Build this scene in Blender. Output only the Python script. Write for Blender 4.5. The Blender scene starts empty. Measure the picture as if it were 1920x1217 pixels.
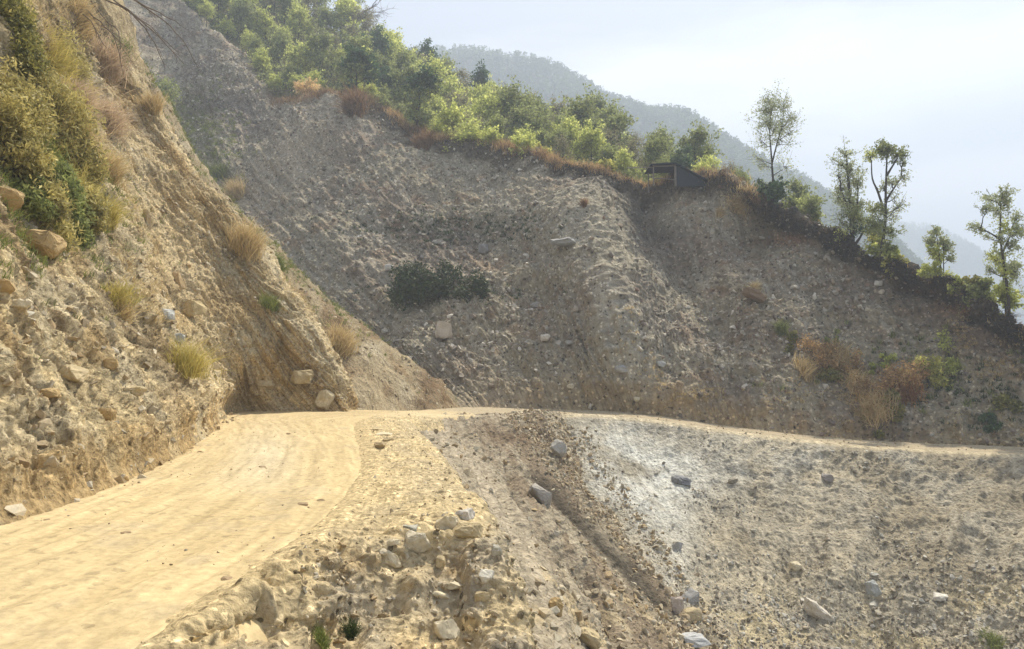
import bpy, bmesh, math, random
import numpy as np
from mathutils import Vector, Matrix
from mathutils.bvhtree import BVHTree

S = bpy.context.scene
COL = S.collection
# ------------------------------------------------------------------ camera
F_PX = 1387.0; PITCH = math.radians(3.8); CAMZ = 1.7
cam_d = bpy.data.cameras.new("camera"); cam = bpy.data.objects.new("camera", cam_d); COL.objects.link(cam)
cam_d.sensor_width = 36.0; cam_d.lens = 36.0 * F_PX / 1920.0
cam_d.clip_start = 0.1; cam_d.clip_end = 20000
cam.location = (0, 0, CAMZ); cam.rotation_euler = (math.radians(90) + PITCH, 0, 0)
S.camera = cam
# ------------------------------------------------------------------ light
SUN_EL = math.radians(57); SUN_AZ = math.radians(32)       # azimuth from +Y towards +X
SUNV = Vector((math.sin(SUN_AZ) * math.cos(SUN_EL), math.cos(SUN_AZ) * math.cos(SUN_EL), math.sin(SUN_EL)))
W = bpy.data.worlds.new("World"); S.world = W; W.use_nodes = True
nt = W.node_tree; nt.nodes.clear()
N = nt.nodes.new; L = nt.links.new
sky = N('ShaderNodeTexSky'); sky.sky_type = 'NISHITA'; sky.sun_disc = False
sky.sun_elevation = SUN_EL; sky.sun_rotation = SUN_AZ; sky.air_density = 1.0; sky.dust_density = 2.5; sky.ozone_density = 1.0
bg1 = N('ShaderNodeBackground'); bg1.inputs['Strength'].default_value = 0.055; L(sky.outputs[0], bg1.inputs['Color'])
bg2 = N('ShaderNodeBackground'); bg2.inputs['Color'].default_value = (0.97, 0.94, 0.93, 1); bg2.inputs['Strength'].default_value = 0.84
tc = N('ShaderNodeTexCoord'); nv = N('ShaderNodeVectorMath'); nv.operation = 'NORMALIZE'; L(tc.outputs['Generated'], nv.inputs[0])
mp = N('ShaderNodeMapping'); mp.inputs['Rotation'].default_value = (0, math.radians(24), 0); mp.inputs['Scale'].default_value = (1.6, 1.6, 5.5); L(nv.outputs[0], mp.inputs['Vector'])
nz = N('ShaderNodeTexNoise'); nz.inputs['Scale'].default_value = 1.5; nz.inputs['Detail'].default_value = 8; nz.inputs['Roughness'].default_value = 0.55; nz.inputs['Distortion'].default_value = 0.4
L(mp.outputs[0], nz.inputs['Vector'])
def wdot(n, off, gain):
    d = N('ShaderNodeVectorMath'); d.operation = 'DOT_PRODUCT'; L(nv.outputs[0], d.inputs[0]); d.inputs[1].default_value = n
    a = N('ShaderNodeMath'); a.operation = 'SUBTRACT'; L(d.outputs['Value'], a.inputs[0]); a.inputs[1].default_value = off
    b = N('ShaderNodeMath'); b.operation = 'ABSOLUTE'; L(a.outputs[0], b.inputs[0])
    m = N('ShaderNodeMath'); m.operation = 'MULTIPLY'; L(b.outputs[0], m.inputs[0]); m.inputs[1].default_value = gain
    return m
A_ = Vector(((1180 - 960) / F_PX, 1, (700 - 250) / F_PX)).normalized(); B_ = Vector(((1760 - 960) / F_PX, 1, (700 - 110) / F_PX)).normalized()
nrm_ = A_.cross(B_).normalized()
w1 = wdot(nrm_, 0.0, -4.2)
A_ = Vector(((1780 - 960) / F_PX, 1, (700 - 352) / F_PX)).normalized(); B_ = Vector(((1920 - 960) / F_PX, 1, (700 - 325) / F_PX)).normalized()
w2 = wdot(A_.cross(B_).normalized(), 0.0, -11.0)
mxn = N('ShaderNodeMath'); mxn.operation = 'MAXIMUM'; L(w1.outputs[0], mxn.inputs[0]); L(w2.outputs[0], mxn.inputs[1])
ad = N('ShaderNodeMath'); ad.operation = 'MULTIPLY_ADD'; L(nz.outputs[0], ad.inputs[0]); ad.inputs[1].default_value = 1.5; L(mxn.outputs[0], ad.inputs[2])
rmp = N('ShaderNodeValToRGB'); rmp.color_ramp.elements[0].position = 0.22; rmp.color_ramp.elements[1].position = 0.62
rmp.color_ramp.elements[0].color = (0.18, 0.18, 0.18, 1); rmp.color_ramp.elements[1].color = (0.97, 0.97, 0.97, 1)
L(ad.outputs[0], rmp.inputs[0])
ms = N('ShaderNodeMixShader'); L(rmp.outputs[0], ms.inputs[0]); L(bg1.outputs[0], ms.inputs[1]); L(bg2.outputs[0], ms.inputs[2])
wo = N('ShaderNodeOutputWorld'); L(ms.outputs[0], wo.inputs['Surface'])

sd = bpy.data.lights.new("sun", 'SUN'); sd.energy = 5.0; sd.angle = math.radians(0.6); sd.color = (1.0, 0.92, 0.76)
so = bpy.data.objects.new("sun", sd); COL.objects.link(so); so.location = (0, 0, 300)
so.rotation_euler = (-SUNV).to_track_quat('-Z', 'Y').to_euler()

S.view_settings.view_transform = 'Standard'; S.view_settings.look = 'None'
S.view_settings.exposure = 1.0; S.view_settings.gamma = 1.0
try:
    S.cycles.use_denoising = True
    S.cycles.max_bounces = 6; S.cycles.diffuse_bounces = 3; S.cycles.volume_bounces = 1
    S.cycles.transparent_max_bounces = 8; S.cycles.transmission_bounces = 3
except Exception: pass
HAZE_DENSITY = 0.00125

# ------------------------------------------------------------------ helpers
CT, ST = math.cos(PITCH), math.sin(PITCH)
def P(u, v, d):
    """a point seen along one sight line, d metres ahead of the camera"""
    xc = (u - 960.0) / F_PX; yc = (608.5 - v) / F_PX
    y = CT - yc * ST; z = ST + yc * CT
    k = d / y
    return (xc * k, d, CAMZ + z * k)
def proj(V):
    x, y, z = V[:, 0], V[:, 1], V[:, 2] - CAMZ
    dep = np.maximum(y * CT + z * ST, 0.3); up = -y * ST + z * CT
    return 960 + F_PX * x / dep, 608.5 - F_PX * up / dep, dep

def _hash(ix, iy, iz, seed):
    h = (ix.astype(np.int64) * 374761393 + iy.astype(np.int64) * 668265263 + iz.astype(np.int64) * 2147483647 + seed * 1274126177) & 0xffffffff
    h = ((h ^ (h >> 13)) * 1274126177) & 0xffffffff
    h = h ^ (h >> 16)
    return (h & 0xffffff) / float(0xffffff)
def vnoise(p, seed=0):
    i = np.floor(p).astype(np.int64); f = p - i
    f = f * f * f * (f * (f * 6 - 15) + 10)
    out = 0
    for dx in (0, 1):
        wx = f[:, 0] if dx else 1 - f[:, 0]
        for dy in (0, 1):
            wy = f[:, 1] if dy else 1 - f[:, 1]
            for dz in (0, 1):
                wz = f[:, 2] if dz else 1 - f[:, 2]
                out = out + wx * wy * wz * _hash(i[:, 0] + dx, i[:, 1] + dy, i[:, 2] + dz, seed)
    return out * 2 - 1
ROT = np.array([[0.0, 0.8, 0.6], [-0.8, 0.36, -0.48], [-0.6, -0.48, 0.64]])
def fbm(p, octv=4, seed=0, gain=0.5):
    o = 0; a = 1.0; q = p.copy(); n = 0
    for k in range(octv):
        o = o + a * vnoise(q, seed + k); n += a; a *= gain; q = (q @ ROT.T) * 2.03 + 11.3
    return o / n
def ridge(p, octv=3, seed=0):
    o = 0; a = 1.0; q = p.copy(); n = 0
    for k in range(octv):
        o = o + a * (1 - 2 * np.abs(vnoise(q, seed + k))); n += a; a *= 0.5; q = (q @ ROT.T) * 2.1 + 5.1
    return o / n
def worley(p, seed=0):
    """distance to the nearest point and that cell's random value"""
    i = np.floor(p).astype(np.int64); best = np.full(len(p), 9.0); val = np.zeros(len(p))
    for dx in (-1, 0, 1):
        for dy in (-1, 0, 1):
            for dz in (-1, 0, 1):
                cx, cy, cz = i[:, 0] + dx, i[:, 1] + dy, i[:, 2] + dz
                q = np.stack([cx + _hash(cx, cy, cz, seed), cy + _hash(cx, cy, cz, seed + 1), cz + _hash(cx, cy, cz, seed + 2)], 1)
                d = ((q - p) ** 2).sum(1); m = d < best
                best[m] = d[m]; val[m] = _hash(cx, cy, cz, seed + 3)[m]
    return np.sqrt(best), val
def sstep(a, b, x):
    t = np.clip((x - a) / (b - a), 0, 1); return t * t * (3 - 2 * t)

def mesh_from(name, verts, faces, cols=None, smooth=False, uvs=None):
    """faces: (n,k) array"""
    me = bpy.data.meshes.new(name)
    verts = np.asarray(verts, np.float32); faces = np.asarray(faces, np.int32)
    n, k = faces.shape
    me.vertices.add(len(verts)); me.vertices.foreach_set('co', verts.ravel())
    me.loops.add(n * k); me.loops.foreach_set('vertex_index', faces.ravel())
    me.polygons.add(n); me.polygons.foreach_set('loop_start', np.arange(0, n * k, k, dtype=np.int32))
    me.polygons.foreach_set('use_smooth', np.full(n, smooth, bool))
    if uvs is not None:
        ul = me.uv_layers.new(name='UVMap'); ul.data.foreach_set('uv', np.asarray(uvs, np.float32)[faces.ravel()].ravel())
    if cols is not None:
        ca = me.color_attributes.new('Col', 'FLOAT_COLOR', 'POINT')
        c = np.ones((len(verts), 4), np.float32); c[:, :3] = cols
        ca.data.foreach_set('color', c.ravel())
    me.update(calc_edges=True)
    return me
def obj(name, me, mat=None, parent=None, loc=None):
    o = bpy.data.objects.new(name, me); COL.objects.link(o)
    if mat and me is not None and not me.materials: me.materials.append(mat)
    if parent: o.parent = parent
    if loc is not None: o.location = loc
    return o
def tag(o, label=None, cat=None, group=None, kind=None):
    if label: o['label'] = label
    if cat: o['category'] = cat
    if group: o['group'] = group
    if kind: o['kind'] = kind
    return o
def empty(name, loc): 
    o = bpy.data.objects.new(name, None); COL.objects.link(o); o.location = loc; o.empty_display_size = 0.2; return o

# ------------------------------------------------------------------ materials
def nodes(name):
    m = bpy.data.materials.new(name); m.use_nodes = True; t = m.node_tree; t.nodes.clear(); return m, t
def soil_mat(name, s1, s2, bump, streak=0.0, rough=0.92, speck=0.55, dark=0.45):
    """earth: vertex colour times fine grain, stone chips and streaks; s1 grain scale, s2 chip scale (per metre)"""
    m, t = nodes(name); N = t.nodes.new; L = t.links.new
    at = N('ShaderNodeAttribute'); at.attribute_name = 'Col'
    tc = N('ShaderNodeTexCoord')
    n1 = N('ShaderNodeTexNoise'); n1.inputs['Scale'].default_value = s1; n1.inputs['Detail'].default_value = 6; n1.inputs['Roughness'].default_value = 0.65
    L(tc.outputs['Object'], n1.inputs['Vector'])
    r1 = N('ShaderNodeMapRange'); r1.inputs['From Min'].default_value = 0.3; r1.inputs['From Max'].default_value = 0.7
    r1.inputs['To Min'].default_value = 0.62 if dark > .3 else .8; r1.inputs['To Max'].default_value = 1.38 if dark > .3 else 1.2; L(n1.outputs[0], r1.inputs[0])
    vo = N('ShaderNodeTexVoronoi'); vo.inputs['Scale'].default_value = s2; vw = N('ShaderNodeVectorMath'); vw.operation = 'MULTIPLY_ADD'; L(n1.outputs['Color'], vw.inputs[0]); vw.inputs[1].default_value = (1.3 / s2,) * 3; L(tc.outputs['Object'], vw.inputs[2]); L(vw.outputs[0], vo.inputs['Vector'])
    sx = N('ShaderNodeSeparateColor'); L(vo.outputs['Color'], sx.inputs[0])
    lt = N('ShaderNodeMath'); lt.operation = 'GREATER_THAN'; lt.inputs[1].default_value = 0.80; L(sx.outputs[0], lt.inputs[0])
    dk = N('ShaderNodeMath'); dk.operation = 'GREATER_THAN'; dk.inputs[1].default_value = 0.84; L(sx.outputs[1], dk.inputs[0])
    ed = N('ShaderNodeMath'); ed.operation = 'LESS_THAN'; ed.inputs[1].default_value = 0.42; L(vo.outputs['Distance'], ed.inputs[0])
    a = N('ShaderNodeMath'); a.operation = 'MULTIPLY'; L(lt.outputs[0], a.inputs[0]); L(ed.outputs[0], a.inputs[1])
    a2 = N('ShaderNodeMath'); a2.operation = 'MULTIPLY'; L(a.outputs[0], a2.inputs[0]); a2.inputs[1].default_value = speck
    b = N('ShaderNodeMath'); b.operation = 'MULTIPLY'; L(dk.outputs[0], b.inputs[0]); L(ed.outputs[0], b.inputs[1])
    b2 = N('ShaderNodeMath'); b2.operation = 'MULTIPLY'; L(b.outputs[0], b2.inputs[0]); b2.inputs[1].default_value = dark
    s = N('ShaderNodeMath'); s.operation = 'ADD'; L(r1.outputs[0], s.inputs[0]); L(a2.outputs[0], s.inputs[1])
    s2n = N('ShaderNodeMath'); s2n.operation = 'SUBTRACT'; L(s.outputs[0], s2n.inputs[0]); L(b2.outputs[0], s2n.inputs[1])
    last = s2n
    uvm = N('ShaderNodeMapping'); uvm.inputs['Scale'].default_value = (1.0, 0.07, 1.0); L(tc.outputs['UV'], uvm.inputs['Vector'])
    n3 = N('ShaderNodeTexNoise'); n3.inputs['Scale'].default_value = s1 * 0.8; n3.inputs['Detail'].default_value = 5; L(uvm.outputs[0], n3.inputs['Vector'])
    if streak:
        r3 = N('ShaderNodeMapRange'); r3.inputs['From Min'].default_value = 0.3; r3.inputs['From Max'].default_value = 0.7
        r3.inputs['To Min'].default_value = 1 - streak; r3.inputs['To Max'].default_value = 1 + streak; L(n3.outputs[0], r3.inputs[0])
        mm = N('ShaderNodeMath'); mm.operation = 'MULTIPLY'; L(last.outputs[0], mm.inputs[0]); L(r3.outputs[0], mm.inputs[1]); last = mm
    vm = N('ShaderNodeVectorMath'); vm.operation = 'SCALE'; L(at.outputs['Color'], vm.inputs[0]); L(last.outputs[0], vm.inputs['Scale'])
    bs = N('ShaderNodeBsdfPrincipled'); bs.inputs['Roughness'].default_value = rough
    bs.inputs['Specular IOR Level'].default_value = 0.15
    L(vm.outputs[0], bs.inputs['Base Color'])
    hn = N('ShaderNodeMath'); hn.operation = 'ADD'; L(n1.outputs[0], hn.inputs[0])
    vs = N('ShaderNodeMath'); vs.operation = 'MULTIPLY'; L(vo.outputs['Distance'], vs.inputs[0]); vs.inputs[1].default_value = -0.35; L(vs.outputs[0], hn.inputs[1])
    h2 = hn
    if streak:
        h3 = N('ShaderNodeMath'); h3.operation = 'ADD'; L(hn.outputs[0], h3.inputs[0]); L(n3.outputs[0], h3.inputs[1]); h2 = h3
    bp = N('ShaderNodeBump'); bp.inputs['Strength'].default_value = 0.9; bp.inputs['Distance'].default_value = bump
    L(h2.outputs[0], bp.inputs['Height']); L(bp.outputs[0], bs.inputs['Normal'])
    out = N('ShaderNodeOutputMaterial'); L(bs.outputs[0], out.inputs['Surface'])
    return m
def rock_mat(name, base=None, scale=9.0, bump=0.02):
    m, t = nodes(name); N = t.nodes.new; L = t.links.new
    if base is None:
        at = N('ShaderNodeAttribute'); at.attribute_name = 'Col'; csrc = at.outputs['Color']
    else:
        rg = N('ShaderNodeRGB'); rg.outputs[0].default_value = (*base, 1); csrc = rg.outputs[0]
    tc = N('ShaderNodeTexCoord'); n1 = N('ShaderNodeTexNoise'); n1.inputs['Scale'].default_value = scale; n1.inputs['Detail'].default_value = 7
    n1.inputs['Roughness'].default_value = 0.7; L(tc.outputs['Object'], n1.inputs['Vector'])
    r1 = N('ShaderNodeMapRange'); r1.inputs['From Min'].default_value = 0.3; r1.inputs['From Max'].default_value = 0.7
    r1.inputs['To Min'].default_value = 0.75; r1.inputs['To Max'].default_value = 1.2; L(n1.outputs[0], r1.inputs[0])
    vm = N('ShaderNodeVectorMath'); vm.operation = 'SCALE'; L(csrc, vm.inputs[0]); L(r1.outputs[0], vm.inputs['Scale'])
    bs = N('ShaderNodeBsdfPrincipled'); bs.inputs['Roughness'].default_value = 0.85; bs.inputs['Specular IOR Level'].default_value = 0.25
    L(vm.outputs[0], bs.inputs['Base Color'])
    bp = N('ShaderNodeBump'); bp.inputs['Distance'].default_value = bump; bp.inputs['Strength'].default_value = 0.8
    L(n1.outputs[0], bp.inputs['Height']); L(bp.outputs[0], bs.inputs['Normal'])
    out = N('ShaderNodeOutputMaterial'); L(bs.outputs[0], out.inputs['Surface'])
    return m
def leaf_mat(name, base, trans=0.45, tcol=None):
    m, t = nodes(name); N = t.nodes.new; L = t.links.new
    at = N('ShaderNodeAttribute'); at.attribute_name = 'Col'
    mx = N('ShaderNodeMix'); mx.data_type = 'RGBA'; mx.blend_type = 'MULTIPLY'; mx.inputs[0].default_value = 1.0
    L(at.outputs['Color'], mx.inputs[6]); mx.inputs[7].default_value = (*base, 1)
    df = N('ShaderNodeBsdfPrincipled'); df.inputs['Roughness'].default_value = 0.6; df.inputs['Specular IOR Level'].default_value = 0.3
    L(mx.outputs[2], df.inputs['Base Color'])
    m2 = N('ShaderNodeMix'); m2.data_type = 'RGBA'; m2.blend_type = 'MULTIPLY'; m2.inputs[0].default_value = 1.0
    L(at.outputs['Color'], m2.inputs[6]); m2.inputs[7].default_value = (*(tcol or tuple(min(1, c * 1.9) for c in base)), 1)
    tr = N('ShaderNodeBsdfTranslucent'); L(m2.outputs[2], tr.inputs['Color'])
    mix = N('ShaderNodeMixShader'); mix.inputs[0].default_value = trans; L(df.outputs[0], mix.inputs[1]); L(tr.outputs[0], mix.inputs[2])
    out = N('ShaderNodeOutputMaterial'); L(mix.outputs[0], out.inputs['Surface'])
    return m

M_BANK = soil_mat('bank_earth', 9.0, 11.0, 0.10, streak=0.32, speck=0.40, dark=0.45)
M_ROAD = soil_mat('road_dust', 11.0, 7.0, 0.012, streak=0.13, speck=0.10, dark=0.22)
M_SHOULDER = soil_mat('shoulder_gravel', 9.0, 13.0, 0.06, speck=0.6, dark=0.55)
M_SCREE = soil_mat('scree_earth', 2.6, 4.2, 0.24, streak=0.16, speck=0.85, dark=0.6)
M_LOWER = soil_mat('pale_scree', 4.2, 6.5, 0.15, streak=0.24, speck=0.30, dark=0.45)
M_FOREST = soil_mat('forest_floor', 1.5, 2.0, 0.1, speck=0.1, dark=0.3)
M_STONE = rock_mat('loose_stone', None, 14.0, 0.01)
M_BARK = rock_mat('bark', (0.055, 0.045, 0.035), 12.0, 0.02)
M_BARK_PALE = rock_mat('pale_bark', (0.13, 0.115, 0.095), 12.0, 0.02)

# ------------------------------------------------------------------ terrain patches
def cr_axis(A, cnt):
    """Catmull-Rom along axis 0 with cnt[i] samples in interval i"""
    A = np.asarray(A, float); E = np.concatenate([(2 * A[0] - A[1])[None], A, (2 * A[-1] - A[-2])[None]], 0)
    out = []
    for i in range(len(A) - 1):
        p0, p1, p2, p3 = E[i], E[i + 1], E[i + 2], E[i + 3]
        c = cnt[i] if hasattr(cnt, '__len__') else cnt
        ts = np.arange(c) / c
        if i == len(A) - 2: ts = np.append(ts, 1.0)
        ts = ts.reshape((-1,) + (1,) * (A.ndim - 1))
        out.append(0.5 * ((2 * p1) + (p2 - p0) * ts + (2 * p0 - 5 * p1 + 4 * p2 - p3) * ts ** 2 + (-p0 + 3 * p1 - 3 * p2 + p3) * ts ** 3))
    return np.concatenate(out, 0)
class Patch: pass
def patch(grid, nu, nv, flip=False):
    """grid[i][j]: i = column (u direction), j = row; returns dense grid, normals and metre coordinates"""
    G = np.array(grid, float)
    D = cr_axis(G, nu); D = cr_axis(D.transpose(1, 0, 2), nv).transpose(1, 0, 2)
    p = Patch(); p.G = D; n, m = D.shape[:2]; p.n, p.m = n, m
    du = np.gradient(D, axis=0); dv = np.gradient(D, axis=1)
    nr = np.cross(du, dv); nr /= np.linalg.norm(nr, axis=2, keepdims=True) + 1e-9
    if nr[..., 2].mean() < 0: nr = -nr
    p.N = nr
    p.U = np.cumsum(np.concatenate([np.zeros((1, m)), np.linalg.norm(np.diff(D, axis=0), axis=2)], 0), 0)
    um = p.U[:, m // 2]; p.U = np.repeat(um[:, None], m, 1)
    p.V = np.cumsum(np.concatenate([np.zeros((n, 1)), np.linalg.norm(np.diff(D, axis=1), axis=2)], 1), 1)
    return p
def displace(p, amt):
    p.G = p.G + p.N * amt.reshape(p.n, p.m)[..., None]
BVHS = []
def finish(p, name, mat, cols, kind='structure', bvh=3, label=None, cat=None, split=None):
    n, m = p.n, p.m
    idx = np.arange(n * m).reshape(n, m)
    q = np.stack([idx[:-1, :-1], idx[1:, :-1], idx[1:, 1:], idx[:-1, 1:]], -1).reshape(-1, 4)
    V = p.G.reshape(-1, 3); a, b, c = V[q[0, 0]], V[q[0, 1]], V[q[0, 2]]
    k = len(q) // 2; nn = np.cross(V[q[k, 1]] - V[q[k, 0]], V[q[k, 2]] - V[q[k, 0]])
    if np.dot(nn, p.N.reshape(-1, 3)[q[k, 0]]) < 0: q = q[:, ::-1]
    uv = np.stack([p.U.ravel(), p.V.ravel()], 1)
    me = mesh_from(name, V, q, np.clip(cols, 0.002, 0.95), True, uv)
    o = obj(name, me, mat); tag(o, label, cat, kind=kind)
    if bvh:
        s = p.G[::bvh, ::bvh]; a, b = s.shape[:2]; si = np.arange(a * b).reshape(a, b)
        sq = np.stack([si[:-1, :-1], si[1:, :-1], si[1:, 1:], si[:-1, 1:]], -1).reshape(-1, 4)
        BVHS.append((name, BVHTree.FromPolygons(s.reshape(-1, 3).tolist(), sq.tolist())))
    p.obj = o; p.cols = cols
    return o
def depth_m(q):
    return (q[1] * CT + (q[2] - CAMZ) * ST) / F_PX
def hit(u, v, only=None):
    d = Vector(P(u, v, 1.0)) - Vector((0, 0, CAMZ)); d.normalize(); best = None
    for nm, b in BVHS:
        if only and nm not in only: continue
        r = b.ray_cast(Vector((0, 0, CAMZ)), d)
        if r[0] is not None and (best is None or r[3] < best[2]): best = (r[0], r[1], r[3])
    return best
def drop(x, y, z=400):
    best = None
    for nm, b in BVHS:
        r = b.ray_cast(Vector((x, y, z)), Vector((0, 0, -1)))
        if r[0] is not None and (best is None or r[0].z > best[0].z): best = r
    return best
def blob(V, spots):
    u, v, d = proj(V); out = np.zeros(len(V))
    for (a, b, ru, rv, k) in spots:
        out = out + k * np.exp(-(((u - a) / ru) ** 2 + ((v - b) / rv) ** 2))
    return out
def mixc(c, col, w):
    w = np.clip(w, 0, 1)[:, None]; return c * (1 - w) + np.array(col) * w
def lin(r, g, b):
    return tuple((x / 255.0 / 12.92 if x / 255.0 < 0.04 else ((x / 255.0 + 0.055) / 1.055) ** 2.4) for x in (r, g, b))

# ---- the dirt road: one strip along its two edges
RL = [(-6.9,-9,-.3), (-6.6,-3,0), (-6.5,3,0), (-6.7,9,0), (-7.6,15.7,0), (-10.4,24,0), (-13.5,33.5,.05), (-7.6,35.5,.0), (-5.2,41,-.25), (-3.1,50,-.5), (0,53.5,-.7), (3.6,53.5,-.85)]
RR = [(-1.5,-9,-.3), (-1.6,-3,0), (-1.7,3,0), (-1.8,9,0), (-2.4,14,0), (-4.2,22,0), (-4.9,27,0), (-4.2,30.6,-.02), (-2.9,36.2,-.3), (-1.0,42.3,-.62), (1.2,45.2,-.8), (3.1,46.2,-.9)]
for (u, v, d) in [(1200,787,47.2),(1400,814,46.2),(1600,837,45.1),(1800,849.5,43.6),(1920,854.5,42.6),(2250,872,40)]:
    a = P(u, v, d); RR.append(a); RL.append((a[0] + 0.6, a[1] + 5.2, a[2] + 0.15))
RR.append((60, 36, -4.2)); RL.append((61, 42, -4.0))
grid = []
for a, b in zip(RL, RR):
    a, b = np.array(a, float), np.array(b, float); dip = .35 if len(grid) < 6 else (.32 if len(grid) < 11 else .08)
    grid.append([a + (b - a) * t - np.array((0, 0, k * dip)) for t, k in ((0, 1), (.08, .2), (.25, 0), (.5, 0), (.75, 0), (.93, .15), (1, 1))])
nu = [12, 30, 70, 110, 110, 100, 70, 50, 45, 45, 40, 40, 60, 80, 80, 80, 60, 60, 20]
p = patch(grid, nu, [10, 22, 34, 34, 26, 10])
f = p.G.reshape(-1, 3); acr = np.tile(np.concatenate([np.linspace(0,.08,10,False),np.linspace(.08,.25,22,False),np.linspace(.25,.5,34,False),np.linspace(.5,.75,34,False),np.linspace(.75,.93,26,False),np.linspace(.93,1,11)]), p.n); al = np.repeat(p.U[:, 0], p.m); AL = al
trk = np.zeros(len(f))
wob = 0.03 * np.sin(al * 0.21) + 0.02 * np.sin(al * 0.53 + 1)
for c0, w, k in [(.30,.035,1),(.42,.03,.7),(.56,.04,1),(.70,.035,.9),(.80,.025,.5),(.20,.03,.6),(.64,.02,.6),(.36,.02,.6)]:
    trk += k * np.exp(-((acr + wob - c0) / w) ** 2)
sa = np.stack([acr * 26, al * 0.55, np.zeros_like(al)], 1)
fine = fbm(np.stack([acr * 75, al * 1.1, np.zeros_like(al)], 1), 3, 31)
far = sstep(38, 44, f[:, 1])
thin = sum(np.exp(-((acr + wob * 1.3 + .012 * np.sin(al * k_) - c0) / .0045) ** 2) for c0, k_ in ((.27,.3),(.33,.4),(.395,.35),(.44,.3),(.53,.5),(.59,.33),(.66,.42),(.72,.3),(.775,.37),(.83,.45)))
p.U, p.V = p.V * .6, p.U.copy()
amt = -0.038 * trk + 0.05 * fbm(f * 0.35, 3, 5) + 0.018 * fbm(sa, 3, 8) + .012 * fbm(f * 4.5, 3, 7) + 0.014 * fine + 0.02 * fbm(f * 2.5, 3, 6) * (.4 + 2 * far)
displace(p, amt * 0.9)
f = p.G.reshape(-1, 3)
c = np.tile(np.array([0.53, 0.415, 0.232]), (len(f), 1))
c *= (1 + 0.10 * fbm(f * 0.6, 3, 9) + 0.13 * fine + 0.07 * fbm(sa, 3, 18))[:, None]
c = mixc(c, (0.45, 0.345, 0.18), 0.6 * np.clip(trk, 0, 1) * sstep(-.25, .5, fbm(sa * 0.5, 2, 77)))
c = mixc(c, (0.37, 0.27, 0.135), .55 * np.clip(thin, 0, 1) * sstep(-.1, .35, fbm(np.stack([acr * 5, al * .12, al * 0], 1), 3, 47)))
c = mixc(c, (0.54, 0.475, 0.35), 0.5 * np.clip(blob(f, [(500, 850, 60, 45, 1), (470, 900, 90, 30, .5), (820, 778, 120, 8, .5)]), 0, 1))
c = mixc(c, (0.40, 0.33, 0.22), 0.6 * sstep(.13, .07, acr) * (1 - far) + 0.35 * sstep(.3, .55, fbm(f * 1.3, 4, 40)))
c = mixc(c, (0.36, 0.30, 0.21), far * 0.8)
finish(p, 'dirt_road', M_ROAD, c); ROADP = p

# ---- shoulder: the rough verge that breaks off to the right
g = [
 [(-1.9,-6,-.05),(-1.0,-6,-.1),(0.5,-6,-.3),(1.9,-6,-.8),(3.2,-6,-2.2),(5,-6,-5)],
 [(-1.9,0,-.05),(-1.2,0,-.15),(0.2,0,-.7),(1.2,.2,-1.5),(1.7,.4,-3),(3,.6,-6)],
 [(-1.95,3,0),(-1.5,3.1,-.05),(-.9,3.9,-.75),(0.1,4.8,-1.35),(.4,5.1,-2.6),(1.4,5.6,-5.5)],
 [P(250,1240,4.55),P(430,1235,5.2),P(680,1240,6.1),P(968,1240,6.6),P(985,1400,6.9),P(1060,1800,7.5)],
 [P(370,1160,5.2),P(520,1135,5.9),P(715,1140,6.9),P(958,1130,7.15),P(978,1260,7.5),P(1050,1620,8.2)],
 [P(470,1085,6.2),P(610,1062,6.7),P(745,1062,7.35),P(948,1062,7.6),P(965,1160,8),P(1020,1450,9)],
 [P(560,1022,7.3),P(665,1006,7.5),P(790,985,7.95),P(925,992,8.15),P(948,1050,8.6),P(990,1250,9.8)],
 [P(640,958,9.2),P(720,943,9.5),P(800,926,9.9),P(888,938,9.9),P(908,968,10.4),P(945,1080,12)],
 [P(695,876,13.3),P(742,870,13.6),P(790,864,13.9),P(842,872,13.7),P(856,892,14.2),P(885,960,16)],
 [P(688,818,20.0),P(718,813,20.6),P(755,812,20.7),P(787,816,20.4),P(799,828,21),P(830,870,23)],
 [P(684,786,27.6),P(708,783,28.7),P(738,783,28.9),P(757,788,28.4),P(770,797,28.6),P(800,820,30)],
 [(-5.0,33.3,-.1),(-4.2,33.0,-.12),(-3.7,32.8,-.15),(-3.2,32.6,-.25),(-2.9,32.4,-.6),(-2,32.0,-2)]]
g = [[(c[0][0] - .5, c[0][1], c[0][2] - .16)] + list(c) for c in g]
p = patch(g, [10, 20, 60, 90, 90, 80, 80, 80, 70, 60, 30], [12, 46, 60, 80, 30, 20])
f = p.G.reshape(-1, 3); cc = np.tile(np.arange(p.m), p.n)
w = sstep(0, 40, cc); cc = cc - 12; w = sstep(-10, 26, cc)
u_, v_, d_ = proj(f)
amp = 0.35 + 0.65 * sstep(960, 1080, v_)
wd, wv = worley(f * np.array([5, 5, 6.5]), 3); wd2, wv2 = worley(f * 13, 13)
lowl = sstep(1060, 1130, v_) * sstep(700, 560, u_)
amt = 0.16 * fbm(f * 0.9, 4, 21) * amp + (0.10 + .07 * lowl) * ridge(f * 2.0, 3, 22) * amp + .10 * lowl * fbm(f * 3.2, 4, 29) + (0.07 * (wv > .55) * sstep(.55, .2, wd) * wv + 0.03 * (wv2 > .5) * sstep(.5, .15, wd2)) * amp + 0.03 * fbm(f * 9, 3, 24)
amt += -0.16 * sstep(.1, .5, ridge(f * np.array([1.1, 1.1, .4]), 2, 55)) * amp * sstep(.5, 1, w)
displace(p, amt * (0.12 + 0.88 * w))
f = p.G.reshape(-1, 3)
c = np.tile(np.array([0.46, 0.37, 0.225]), (len(f), 1)); n1 = fbm(f * 0.8, 4, 25)
c = mixc(c, (0.34, 0.29, 0.21), 0.9 * sstep(-.25, .3, n1) * sstep(950, 1030, v_))
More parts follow.
